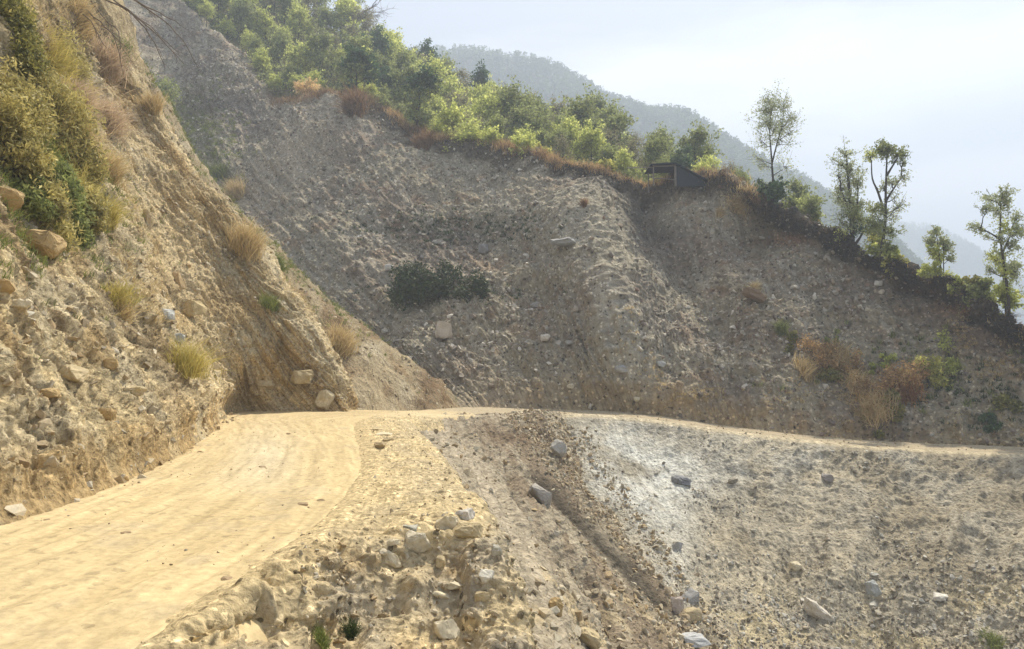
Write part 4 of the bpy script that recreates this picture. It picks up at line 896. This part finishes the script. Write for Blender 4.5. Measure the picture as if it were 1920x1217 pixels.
rim_tree('round_tree', 660, 178, [(664,92,17,2,'dark'),(650,100,15,1.8,'dark'),(682,102,14,1.6,'dark'),(665,115,17,1.2,'green'),(692,125,12,1.3,'dark'),(645,125,12,1,'green'),(655,150,11,1,'dark'),(680,80,8,1,'bright')], [[(658,190),(661,150),(663,115),(664,90)]], 'dark round crowned tree on the left of the rim, bare trunk showing', 5200, .24, .2, 'dark', yoff=2, seed=13)
rim_tree('round_tree', 777, 232, [(787,128,16,2,'dark'),(770,140,15,1.7,'dark'),(806,140,14,1.6,'dark'),(785,155,17,1.1,'green'),(775,185,16,.9,'green'),(795,205,15,1.2,'green'),(765,205,12,.7,'green'),(815,150,9,1,'green')], [[(774,246),(779,205),(783,165),(787,130)]], 'second dark round crowned tree, right of the first and lower down the rim', 5200, .22, .2, 'dark', yoff=2, seed=14)
for (u, v, w, k, lb) in [(880,268,30,'bright','widest bright yellow green bush on the rim under the dark wood'),(925,272,20,'bright','bright yellow green bush right of the widest one on the rim'),(845,225,22,'bright','bright bush above the widest one on the rim'),(985,285,22,'bright','pale leafy bush on the middle of the rim'),(1018,292,14,'yellow','low yellow green bush on the rim right of the middle'),(1140,318,14,'yellow','small round yellow bush on the rim left of the shed'),(1337,348,12,'yellow','small round yellow bush right of the shed'),(710,200,18,'green','dark green bush between the two round trees'),(570,170,18,'straw','dry brown bush at the left end of the rim')]:
    rim_tree('rim_bush', u, v, [(u - w * .5, v - w * .8, w * .7, 1, k), (u + w * .5, v - w * .7, w * .7, 1, k), (u, v - w * 1.3, w * .8, 1.2, k), (u, v - w * .3, w * .6, 1, k)], [[(u, v + 5), (u, v - w * .5), (u, v - w)]], lb, 2600, .20, .07, k, 'bush', 1.5, seed=20)

# --- bare tree against the sky
rngb = np.random.default_rng(77); r = drop(*P(690, 60, 138)[:2]); bz = r[0] if r else Vector(P(690, 100, 138))
root = empty('bare_tree', bz); mb = MB(); wood = []
def branch(a, d, L_, r_, lev):
    pts = [np.array(a)]; dd = np.array(d, float)
    for i in range(6):
        dd = dd + rngb.normal(0, .16, 3) + np.array((0, 0, .03)); dd /= np.linalg.norm(dd); pts.append(pts[-1] + dd * L_ / 6)
    mb.add(*tube(pts, r_, r_ * .4, 5 if lev < 2 else 3))
    if lev < 4:
        for k in range(4):
            q = pts[rngb.integers(2, 7)]; nd = dd + rngb.normal(0, .6, 3); nd /= np.linalg.norm(nd); branch(q, nd, L_ * .62, r_ * .5, lev + 1)
branch((0, 0, -.5), (-.12, 0, 1), 7, .26, 0)
mt = mb.mesh('trunk'); obj('trunk', mt, rock_mat('bare_wood', (.16, .14, .15), 8, .02), root)
root.scale = (1.55, 1.55, 1.55); tag(root, 'leafless twisted tree against the sky at the top of the wood', 'tree')

# --- the wood: protos by kind, then copies
def proto(kind, H, rr, seed, nleaf, ls, tall=.5, dens=1.0, n=11):
    rng = np.random.default_rng(seed); cl = []
    for i in range(n):
        t = rng.random(); z = H * (tall + (1 - tall) * t * .9); rad = rr * (1 - abs(t - .4) * .9); an = rng.uniform(0, 6.28); q = rad * rng.uniform(.2, .85)
        cl.append((q * math.cos(an), q * math.sin(an), z, rr * rng.uniform(.34, .52), dens * rng.uniform(.7, 1.3), kind))
    return tree_parts(kind, H, cl, rng, ls, nleaf, None, H * .015, kind)
PT = {'bright': [proto('bright', 8.5, 3.0, s, 3600, .26, .30) for s in (1, 2, 3)], 'green': [proto('green', 9.5, 2.9, s, 3600, .26, .34) for s in (4, 5, 6)],
      'dark': [proto('dark', 10, 2.5, s, 3400, .25, .42) for s in (7, 8)], 'grey': [proto('grey', 9, 2.6, s, 1700, .19, .40) for s in (9, 10)]}
LB = {'bright': 'light green leafy tree in the wood behind the rim', 'green': 'mid green bushy tree in the wood behind the rim', 'dark': 'dark green dense tree in the wood behind the rim', 'grey': 'grey brown thinly leaved tree in the wood behind the rim'}
rng = np.random.default_rng(5); fp = FP.G; cnt = 0; placed = []
for i in range(4000):
    if cnt >= 215: break
    a = rng.integers(0, FP.n); b = rng.integers(1, 56); q = fp[a, b] + rng.normal(0, .6, 3) * np.array((1, 1, 0))
    u, v, d = [float(x[0]) for x in proj(q[None])]
    if u < 300 or u > 1560 or v < -140: continue
    if any((q[0] - w[0]) ** 2 + (q[1] - w[1]) ** 2 < (4.6 - 1.5 * (b < 22)) ** 2 for w in placed): continue
    near = b < 12
    s = rng.uniform(.75, 1.15) * (.55 if near else (.85 if b < 24 else 1.0))
    if u > 1180: s *= .8
    if u > 1330: s *= .75
    if near and rng.random() < .55: continue
    pr_ = np.array([.50, .28, .05, .17]) if u < 620 else (np.array([.38, .34, .10, .18]) if u < 950 else np.array([.22, .36, .14, .28]))
    k = ['bright', 'green', 'dark', 'grey'][rng.choice(4, p=pr_ / pr_.sum())]
    tp = PT[k][rng.integers(0, len(PT[k]))]
    zone = 'above the grey scree' if u < 480 else 'over the left end of the rim' if u < 620 else 'behind the first dark round tree' if u < 730 else 'behind the second dark round tree' if u < 850 else 'above the bright rim bushes' if u < 1000 else 'over the middle of the rim' if u < 1180 else 'behind the shed' if u < 1330 else 'between the shed and the slim tree'
    rowl = 'low in the wood' if b < 14 else 'midway up the wood' if b < 32 else 'high in the wood'
    lab = ('tall ' if s > .95 else 'small ' if s < .6 else '') + {'bright': 'light green', 'green': 'mid green', 'dark': 'dark green', 'grey': 'grey brown'}[k] + ' tree ' + rowl + ' ' + zone
    put_tree({'bright': 'light_tree', 'green': 'bushy_tree', 'dark': 'dense_tree', 'grey': 'thin_tree'}[k], Vector(q) - Vector((0, 0, .3)), tp, lab, 'tree', LB[k].replace(' tree in', ' trees in'), s, rng.uniform(0, 6.28))
    placed.append(q); cnt += 1
print('wood trees', cnt)
# undergrowth on the wooded hill
rng = np.random.default_rng(6); ii = rng.integers(0, 175, 1500); jj = rng.integers(1, 56, 1500); cen = fp[ii, jj]
C = np.repeat(cen, 55, 0) + rng.normal(0, 1, (1500 * 55, 3)) * np.array((.9, .9, .55)) + np.array((0, 0, .6))
me = leafmesh('undergrowth', C, .24, rng, LEAF['green'][1], 1.4); me.materials.append(LEAF['green'][0])
tag(obj('undergrowth', me), 'low green undergrowth between the trees of the wood', 'undergrowth', kind='stuff')
# far woods
def farwood(name, label, p, n, size, qn, seed, j0, j1):
    rng = np.random.default_rng(seed); a = rng.integers(0, p.n, n); b = rng.integers(j0, j1, n); c = p.G[a, b]
    h = size * rng.uniform(.6, 1.35, n); C = np.repeat(c, qn, 0); hh = np.repeat(h, qn)[:, None]
    t = rng.random((n * qn, 1)); C = C + np.array((0, 0, 1)) * hh * (.15 + .85 * t) + rng.normal(0, 1, (n * qn, 3)) * np.array((1, 1, .3)) * hh * .22 * (1.15 - t * .8)
    me = leafmesh(name, C, size * .15, rng, ((.03,.05,.02), (.10,.13,.05)), 1.2); me.materials.append(LEAF['dark'][0])
    tag(obj(name, me), label, 'wood', kind='stuff')
farwood('far_wood', 'hazy blue wood covering the far hill', H1, 6500, 8.5, 55, 61, 20, 58)
farwood('distant_wood', 'pale hazy wood on the most distant hill', H2, 3000, 11, 36, 62, 24, 58)

# --- grasses
def blades(P0, N0, h, w, lean, rng, tones):
    n = len(P0); d = N0 * .4 + np.array((0, 0, 1.0)) + rng.normal(0, lean, (n, 3)); d /= np.linalg.norm(d, axis=1, keepdims=True)
    s = np.cross(d, rng.normal(size=(n, 3))); s /= np.linalg.norm(s, axis=1, keepdims=True); h = h[:, None]; w = w[:, None] if not np.isscalar(w) else w
    mid = P0 + d * h * .55; bend = rng.normal(0, .25, (n, 3)) * h; bend[:, 2] = -np.abs(bend[:, 2]) * .6; tip = P0 + d * h + bend
    V = np.stack([P0 - s * w, P0 + s * w, mid + s * w * .7, mid - s * w * .7, tip], 1)
    V = np.stack([V[:, 0], V[:, 1], V[:, 2], V[:, 3], V[:, 3], V[:, 2], tip + s * w * .15, tip - s * w * .15], 1).reshape(-1, 3)
    F = np.arange(n * 8).reshape(-1, 4); k = rng.random((n, 1)); col = (np.array(tones[0]) * (1 - k) + np.array(tones[1]) * k) * rng.uniform(.75, 1.2, (n, 1)) * 1.25
    return V, F, np.repeat(col, 8, 0)
TN = {'straw': ((.36,.27,.13), (.62,.49,.27)), 'brown': ((.12,.07,.035), (.32,.19,.09)), 'rust': ((.16,.06,.02), (.42,.20,.07)), 'green': ((.08,.11,.03), (.26,.28,.08)), 'yellow': ((.28,.24,.06), (.60,.50,.17)), 'pink': ((.38,.28,.18), (.62,.50,.36)), 'darkgreen': ((.02,.035,.012), (.07,.10,.03))}
M_GRASS = leaf_mat('grass_blade', (1, 1, 1), .35, (1, 1, 1))
def tuft(u, v, w, h, tone, label, only, n=500, lean=.35, name='grass_tuft', cat='grass tuft', group=None, bw=.6, off=0):
    """w, h in photograph pixels; foot at (u, v)"""
    r = hit(u, v, only)
    if r is None: print('tuft miss', u, v); return
    pos, nr, dist = r; m = depth_m(pos); rng = np.random.default_rng(int(u * 7 + v)); W_, H_ = w * m, h * m
    B = rng.normal(0, .28, (n, 3)) * W_; B -= np.outer(B @ np.array(nr), np.array(nr)); hh = H_ * rng.uniform(.45, 1.1, n)
    V, F, c = blades(B - np.array(nr) * .03, np.tile(np.array(nr), (n, 1)), hh, np.full(n, bw * m), lean, rng, TN[tone])
    o = obj(name, mesh_from(name, V, F, c), M_GRASS, loc=pos); return tag(o, label, cat, group)
# dry grass fringe along the rim
rng = np.random.default_rng(11); ROW = 376
ci = rng.integers(0, DP.n, 60000); rj = np.clip(ROW + (rng.normal(2, 7, 60000)).astype(int), ROW - 16, DP.m - 1)
B = DP.G[ci, rj] + rng.normal(0, .25, (60000, 3)) * np.array((1, 1, 0)); u, v, d = proj(B)
dn = fbm(B * .25, 3, 401); keep = (u > 500) & (u < 1990) & (rng.random(60000) < (.25 + .75 * sstep(-.3, .25, dn)) * np.where(u > 1440, .05, 1))
B = B[keep]; u = u[keep]; n = len(B); h = rng.uniform(.3, 1.15, n) * (1 + .5 * dn[keep]) * np.where(u > 1100, .75, 1) * np.where(u > 1440, .5, 1)
Vv, Ff, cc1 = blades(B, np.tile(np.array((0, -.3, .3)), (n, 1)), h, np.full(n, .022), .3, rng, TN['straw'])
cc2 = np.repeat((np.array(TN['brown'][0]) + (np.array(TN['brown'][1]) - np.array(TN['brown'][0])) * rng.random((n, 1))), 8, 0)
mk = np.repeat(((fbm(B * .35, 2, 402) + rng.normal(0, .2, n)) > .0)[:, None], 8, 0); cc = np.where(mk, cc1 * np.array((.9, .78, .7)), cc2)
tag(obj('dry_grass', mesh_from('dry_grass', Vv, Ff, cc), M_GRASS), 'dry brown and straw grass fringing the rim of the landslide', 'grass', kind='stuff')
# hanging dark roots and turf under the rim
n = 15000; ci = rng.integers(150, DP.n, n); rj = np.clip(ROW - np.abs(rng.normal(0, 9, n)).astype(int), ROW - 34, ROW)
B = DP.G[ci, rj]; u, v, d = proj(B); dn = fbm(B * .3, 3, 404); k = (u > 640) & ((dn > -.05) | (u > 1400)); B = B[k]; n = len(B)
Vv, Ff, cc = blades(B, np.tile(np.array((0, -.8, -2.6)), (n, 1)), rng.uniform(.25, .9, n), np.full(n, .03), .5, rng, ((.025,.02,.012), (.10,.07,.04)))
tag(obj('hanging_turf', mesh_from('hanging_turf', Vv, Ff, cc), M_GRASS), 'dark turf and roots hanging under the rim of the landslide', 'turf', kind='stuff')

A_ = ['cut_bank']; A2_ = ['bank_spur']; D_ = ['landslide_slope']
for a in [(222,560,50,40,'yellow','spiky yellow grass clump above the dark hollow in the bank',A_,420,.6),(345,700,60,80,'yellow','yellow grass patch hanging low in the middle of the bank',A_,900,.5),(230,600,30,50,'straw','straw coloured blades hanging over the dark hollow of the bank',A_,260,.5),
          (440,372,34,34,'straw','straw tuft on the landslide just beyond the bank crest',D_,700,.35),(462,470,44,56,'straw','large straw tuft at the crest of the bank',A2_+A_,900,.35),(640,655,46,44,'straw','straw and brown tuft on the second spur',A2_,900,.35),
          (550,585,26,30,'green','green tuft high on the second spur',A2_,400,.4),(520,500,26,26,'green','green tuft at the crest of the second spur',A2_,400,.4),(505,575,26,30,'green','small green plant in the groove between the two spurs',A2_+A_,300,.5),
          (285,210,26,40,'straw','straw tuft hanging at the upper crest of the bank',A_,400,.35),(222,110,30,44,'green','pale green plant hanging from the upper crest of the bank',A_+D_,500,.5),(410,330,26,24,'green','green weeds on the scree left of the lit slope',D_,300,.5),
          (665,215,34,52,'brown','dark brown grass clump hanging off the left end of the rim',D_,900,.4),(795,275,30,30,'brown','brown hanging clump under the second round tree',D_,600,.4),(1350,405,10,20,'straw','thin straw tuft on the rim left of the slim tree',D_,200,.4),(1395,385,44,22,'straw','pale dry brush on the rim left of the slim tree',D_,1200,.4),
          (1465,625,14,30,'green','pale green upright weeds on the right part of the landslide',D_,250,.3),(1415,545,16,18,'straw','straw clump on top of the brown overhanging clod',D_,250,.4),
          (655,1190,30,30,'darkgreen','small dark green plant low on the shoulder',sh,260,.6),(600,1208,36,24,'green','yellow green weeds at the bottom edge of the shoulder',sh,500,.4),(1862,1208,40,24,'green','green weeds at the bottom edge of the pale slope',['pale_slope'],300,.6),
          (1095,385,10,16,'brown','dark tuft on the landslide rib below the rim',D_,200,.4),
          (1510,700,40,34,'straw','straw tuft at the left of the wide rusty bush',D_,400,.4),(1610,735,40,44,'straw','straw tuft left of the upright rusty bush',D_,400,.4),(1690,745,50,44,'rust','orange dry grass between the orange and deep red bushes',D_,600,.4),(1640,775,50,50,'straw','straw grass hanging below the upright rusty bush',D_,500,.4),(1570,680,50,36,'straw','pale dry grass on top of the wide rusty bush',D_,500,.4)]:
    tuft(*a)
# bushes on the landslide
def bush(u, v, w, h, kind, label, only, n=2600, ls=.10, name='bush', twig=True, cat='bush', spread=.5, n_c=9, lift=.45):
    r = hit(u, v, only)
    if r is None: print('bush miss', u, v); return
    pos, nr, dist = r; m = depth_m(pos); rng = np.random.default_rng(int(u * 3 + v)); W_, H_ = w * m, h * m
    cen = rng.uniform(-1, 1, (n_c, 3)) * np.array((W_ * .38, W_ * .2, H_ * .3)) + np.array((0, 0, H_ * lift)); 
    nrm = np.array(nr); tng = np.array((0, 1, 0)) - nrm * nrm[1]
    cen[:, 2] += cen[:, 1] * (-nrm[1] / max(nrm[2], .3)) * 1.0
    cen[:, 2] += cen[:, 0] * (-nrm[0] / max(nrm[2], .3)) * .8
    root = empty(name, pos)
    d = rng.normal(size=(n, 3)); d /= np.linalg.norm(d, axis=1, keepdims=True); k = rng.integers(0, n_c, n); rr_ = min(W_, H_) * rng.uniform(.28, .5, n_c)
    C = cen[k] + d * (rng.random(n) ** .5 * rr_[k])[:, None]
    me = leafmesh('foliage', C, ls, rng, LEAF[kind][1], 3.6 if name == 'bank_bush' else 1.8, .6); me.materials.append(LEAF[kind][0]); obj('foliage', me, None, root)
    mb = MB()
    for c in cen: mb.add(*tube(wobble((c[0] * .3, c[1] * .3, -.1), c + rng.normal(0, .1, 3) * H_, 5, H_ * .03, rng), H_ * .018, H_ * .006, 4))
    obj('stem', mb.mesh('stem'), M_BARK, root); tag(root, label, cat); return root
bush(815,555,175,56,'deep','wide dark bush in the middle of the landslide slope',D_,9000,.15,n_c=26)
bush(900,555,34,38,'deep','small dark bush at the right end of the wide dark one',D_,1400,.15)
bush(760,535,34,26,'green','dark green bush at the left end of the wide dark one',D_,1200,.15)
bush(300,205,70,60,'green','pale green shrub on the scree beyond the bank crest',D_,2600,.22)
bush(1480,655,34,22,'olive','low olive bush left of the rusty ones',D_,900,.13)
bush(1545,690,90,50,'rust','wide rusty brown bush on the right of the landslide',D_,2300,.10,n_c=14)
bush(1590,705,60,34,'rust','rusty bush tucked right under the wide rusty one',D_,1000,.10)
bush(1560,715,50,26,'olive','dark olive bush at the lower side of the wide rusty one',D_,1400,.13)
bush(1625,755,46,44,'rust','upright rusty bush in the lower group on the right',D_,1200,.10)
bush(1665,760,56,54,'rust','orange red bush in the middle of the lower group',D_,1500,.10)
bush(1715,748,66,54,'rust','deep red bush at the right of the lower group',D_,1500,.10)
bush(1665,790,60,30,'olive','dark olive bush hanging below the orange red one',D_,1600,.12)
bush(1745,722,56,46,'yellow','yellow leafed sapling above the red bushes',D_,1500,.13)
bush(1785,685,50,36,'bright','pale yellow sapling at the far right of the bushes',D_,900,.13)
bush(1655,690,50,16,'bright','low bright green plant above the lower group',D_,900,.12)
bush(1700,735,30,30,'yellow','yellow green leaves between the red bushes',D_,900,.12)
bush(1560,650,30,14,'green','small green plant above the wide rusty bush',D_,600,.12)
bush(1890,770,60,26,'olive','dark weedy bush at the far right above the road',D_,1100,.12)
bush(1855,800,60,22,'dark','dark low bush just above the far road on the right',D_,1000,.12)
# the big overgrown patch on the cut bank
for (u, v, w, h, k, n, lb) in [(60,150,150,100,'drygrass',6500,'sunlit yellow bush at the top of the overgrown bank'),(130,120,90,60,'drygrass',3600,'yellow bush right of the sunlit one on the overgrown bank'),(25,220,110,110,'drygrass',5200,'olive bush under the sunlit yellow one'),(115,240,110,110,'drygrass',5200,'yellow olive bush in the middle of the overgrown bank'),
        (60,330,120,90,'drygrass',4800,'olive tan bush low at the left frame edge'),(150,320,70,90,'drygrass',3600,'olive bush at the right side of the overgrown bank'),(160,400,60,80,'drygrass',2600,'yellow trailing plant at the lower right of the overgrown bank'),(125,380,70,80,'green',3200,'dark green bush at the lower end of the overgrown bank'),
        (30,60,90,70,'olive',3000,'shaded bush in the upper left corner'),(60,375,90,50,'green',2600,'green scrub beside the ochre boulder at the frame edge')]:
    bush(u, v + h * .4, w, h, k, lb, A_, int(n * 2.0), .042, 'bank_bush', n_c=20, lift=.5)
for (u, v, w, h, t, n, lb) in [(190,130,60,60,'pink',900,'feathery pinkish dry grass right of the yellow bushes'),(150,210,50,60,'pink',700,'feathery dry grass beside the middle yellow bush'),(200,240,46,60,'pink',700,'dry pale grass on the upper right of the overgrown bank'),(200,330,40,60,'straw',600,'straw grass trailing down right of the olive bush'),(195,420,30,70,'yellow',500,'yellow grass trailing at the foot of the overgrown bank'),
        (90,110,80,50,'yellow',900,'tall yellow grass on top of the overgrown bank'),(70,210,100,70,'yellow',1500,'yellow grass over the middle of the overgrown bank'),(130,290,80,70,'straw',1200,'straw grass hanging over the olive bush of the bank'),(110,370,80,60,'yellow',1000,'yellow dry grass above the jutting ochre boulder'),(40,300,90,50,'green',800,'green grass under the olive bush'),(150,40,60,40,'straw',600,'straw grass in the shade at the top of the bank')]:
    tuft(u, v, w, h, t, lb, A_, int(n * 1.5), .5)
# weeds thinly over bank, shoulder and slopes
def weeds(name, label, p, n, lo, hi, bw, tone, seed, wfun):
    rng = np.random.default_rng(seed); c, nr, _ = pick(p, n // 14, rng, wfun); c = np.repeat(c, 14, 0); nr = np.repeat(nr, 14, 0); c = c + rng.normal(0, hi * .25, c.shape) * np.array((1, 1, .2))
    V, F, cc = blades(c, nr, rng.uniform(lo, hi, len(c)), np.full(len(c), bw), .45, rng, TN[tone]); tag(obj(name, mesh_from(name, V, F, cc), M_GRASS), label, 'grass', kind='stuff')
weeds('bank_weeds', 'sparse dry weeds over the upper bank', AP, 14000, .08, .35, .008, 'straw', 501, lambda C, u, v, d: (C[:, 2] > 3) * sstep(0, .3, fbm(C * .3, 3, 501)))
weeds('bank_green_weeds', 'sparse green weeds on the shaded part of the bank', AP, 9000, .08, .3, .008, 'green', 502, lambda C, u, v, d: np.exp(-((u - 90) / 110) ** 2 - ((v - 400) / 90) ** 2))
weeds('spur_weeds', 'thin green and straw weeds on the second spur', A2P, 7000, .1, .35, .014, 'green', 503, lambda C, u, v, d: sstep(700, 560, v) + .05)
weeds('scree_weeds', 'thin weeds on the upper scree beyond the bank', DP, 9000, .2, .6, .03, 'green', 504, lambda C, u, v, d: np.exp(-((u - 350) / 70) ** 2 - ((v - 280) / 80) ** 2) + .5 * np.exp(-((u - 1700) / 150) ** 2 - ((v - 700) / 60) ** 2))
weeds('dark_weeds', 'dark weeds between the stones of the landslide', DP, 7000, .1, .4, .03, 'darkgreen', 505, lambda C, u, v, d: np.exp(-((u - 850) / 130) ** 2 - ((v - 430) / 25) ** 2) + .8 * np.exp(-((u - 830) / 120) ** 2 - ((v - 550) / 18) ** 2) + np.exp(-((u - 1830) / 90) ** 2 - ((v - 740) / 50) ** 2))
weeds('verge_grass', 'thin straw grass along the upper verge of the far road', DP, 12000, .08, .3, .014, 'straw', 506, lambda C, u, v, d: (C[:, 1] < 54) * (u > 1150) * sstep(-.1, .3, fbm(C * .5, 3, 506)))
# dead branches hanging over the crest of the bank
rngd = np.random.default_rng(12)
def dead(lines, label, d0):
    root0 = np.array(P(lines[0][0][0], lines[0][0][1], d0)); mb = MB()
    for ln in lines:
        pts = np.array([np.array(P(a, b, d0 + rngd.normal(0, .25))) - root0 for a, b in ln]); pts = cr_axis(pts, 4); pts[1:-1] += rngd.normal(0, .03, (len(pts) - 2, 3)); mb.add(*tube(pts, .045, .014, 5))
        for k in range(5):
            q = pts[rngd.integers(3, len(pts))]; e = q + np.array((rngd.uniform(.2, .9), rngd.normal(0, .3), -rngd.uniform(.3, 1.1))); mb.add(*tube(wobble(q, e, 5, .04, rngd), .013, .005, 3))
    o = obj('dead_branch', mb.mesh('dead_branch'), rock_mat('dead_wood', (.17, .125, .085), 10, .01), loc=Vector(root0)); tag(o, label, 'branch')
dead([[(150,-30),(220,10),(270,40),(330,95)],[(170,-30),(240,20),(300,70),(345,120)]], 'dead branch hanging out from the top of the bank, lower one', 36)
dead([[(190,-40),(260,5),(310,30),(345,52)],[(220,-20),(280,20),(330,60),(372,128)]], 'dead branch reaching farthest right over the scree', 36.5)
dead([[(150,10),(185,45),(215,70),(232,140)],[(160,-10),(200,40),(222,60),(226,110)]], 'short dead branch drooping down the crest of the bank', 35)
dead([[(60,-30),(120,0),(170,40),(200,90)],[(110,-20),(165,20),(205,60),(240,90)]], 'tangled dead branch in the shade at the top of the bank', 32)
dead([[(185,-10),(250,30),(290,80),(310,130)]], 'thin dead twig hanging below the others over the scree', 36)

# --- shed on the rim
Sx = np.array(P(1245, 341, 70.5)); shed = empty('shed', Vector(Sx)); mpx = 70.5 / F_PX * 1.04
def boxpts(a, b, w, d_):
    """square beam from a to b (local x,z), depth offset d_"""
    return a, b
def beam(a, b, w, y, mb):
    a = np.array((a[0], y, a[1])); b = np.array((b[0], y, b[1])); mb.add(*tube([a, (a + b) / 2, b], w, w, 4))
def lx(u): return (u - 1245) * mpx
def lz(v): return (344 - v) * mpx
M_DARKTIN = rock_mat('dark_sheet', (.035, .045, .055), 5, .01); M_WOODP = rock_mat('grey_timber', (.22, .19, .16), 9, .01)
for (u, y) in ((1226, 0), (1226, 2.6), (1266, 0), (1266, 2.6)):
    mb = MB(); beam((lx(u), lz(352)), (lx(u), lz(313)), .06 if u < 1250 else .10, y, mb); obj('post', mb.mesh('post', False), M_WOODP, shed)
mb = MB(); beam((lx(1178), lz(318)), (lx(1226), lz(317)), .045, 0, mb); obj('side_rail', mb.mesh('side_rail', False), M_WOODP, shed)
mb = MB(); beam((lx(1226), lz(337)), (lx(1266), lz(340)), .05, 0, mb); obj('low_rail', mb.mesh('low_rail', False), M_WOODP, shed)
mb = MB(); beam((lx(1226), lz(315.5)), (lx(1266), lz(314)), .06, -.05, mb); obj('lintel', mb.mesh('lintel', False), M_WOODP, shed)
def slab(pts, y0, y1, th):
    V = []; 
    for y in (y0, y1):
        for (u, v) in pts: V.append((lx(u), y, lz(v)))
        for (u, v) in reversed(pts): V.append((lx(u), y, lz(v) - th))
    n = len(pts) * 2; V = np.array(V); F = [[i, (i + 1) % n, n + (i + 1) % n, n + i] for i in range(n)]
    F += [[i, i + 1, n - 2 - i, n - 1 - i] for i in range(len(pts) - 1)] + [[n + i, n + n - 1 - i, n + n - 2 - i, n + i + 1] for i in range(len(pts) - 1)]
    return mesh_from('roof', V, np.array(F))
obj('roof', slab([(1220, 312.5), (1245, 310), (1264, 309.5), (1292, 324), (1322, 341)], -.35, 3.1, .09), M_DARKTIN, shed)
Vw = np.array([(lx(u), y, lz(v)) for y in (.02, .08) for (u, v) in ((1268, 352), (1268, 313.5), (1292, 327), (1318, 343), (1322, 352))]); F5 = [[0, 1, 2, 3], [0, 3, 4, 0]]
bm = bmesh.new(); vs = [bm.verts.new(v) for v in Vw]; bm.faces.new(vs[:5]); bm.faces.new(vs[5:][::-1])
for i in range(5): j = (i + 1) % 5; bm.faces.new((vs[j], vs[i], vs[5 + i], vs[5 + j]))
mw = bpy.data.meshes.new('side_wall'); bm.to_mesh(mw); bm.free(); obj('side_wall', mw, M_DARKTIN, shed)
tag(shed, 'small open shed with a dark sloping roof on the rim', 'shed')

# ================================================================== haze
hb = bmesh.new(); bmesh.ops.create_cube(hb, size=1.0); hm = bpy.data.meshes.new('haze'); hb.to_mesh(hm); hb.free()
hz = obj('haze', hm); lo_, hi_ = np.array((-1530, -630, -101)), np.array((1530, 2430, 520)); hz.location = (lo_ + hi_) / 2; hz.scale = hi_ - lo_
m, t = nodes('haze'); pv = t.nodes.new('ShaderNodeVolumePrincipled'); pv.inputs['Color'].default_value = (.72, .82, 1.0, 1); pv.inputs['Density'].default_value = HAZE_DENSITY; pv.inputs['Anisotropy'].default_value = .15
ou = t.nodes.new('ShaderNodeOutputMaterial'); t.links.new(pv.outputs[0], ou.inputs['Volume']); hm.materials.append(m)
tag(hz, 'pale blue smoke haze filling the valley air', 'haze', kind='stuff')
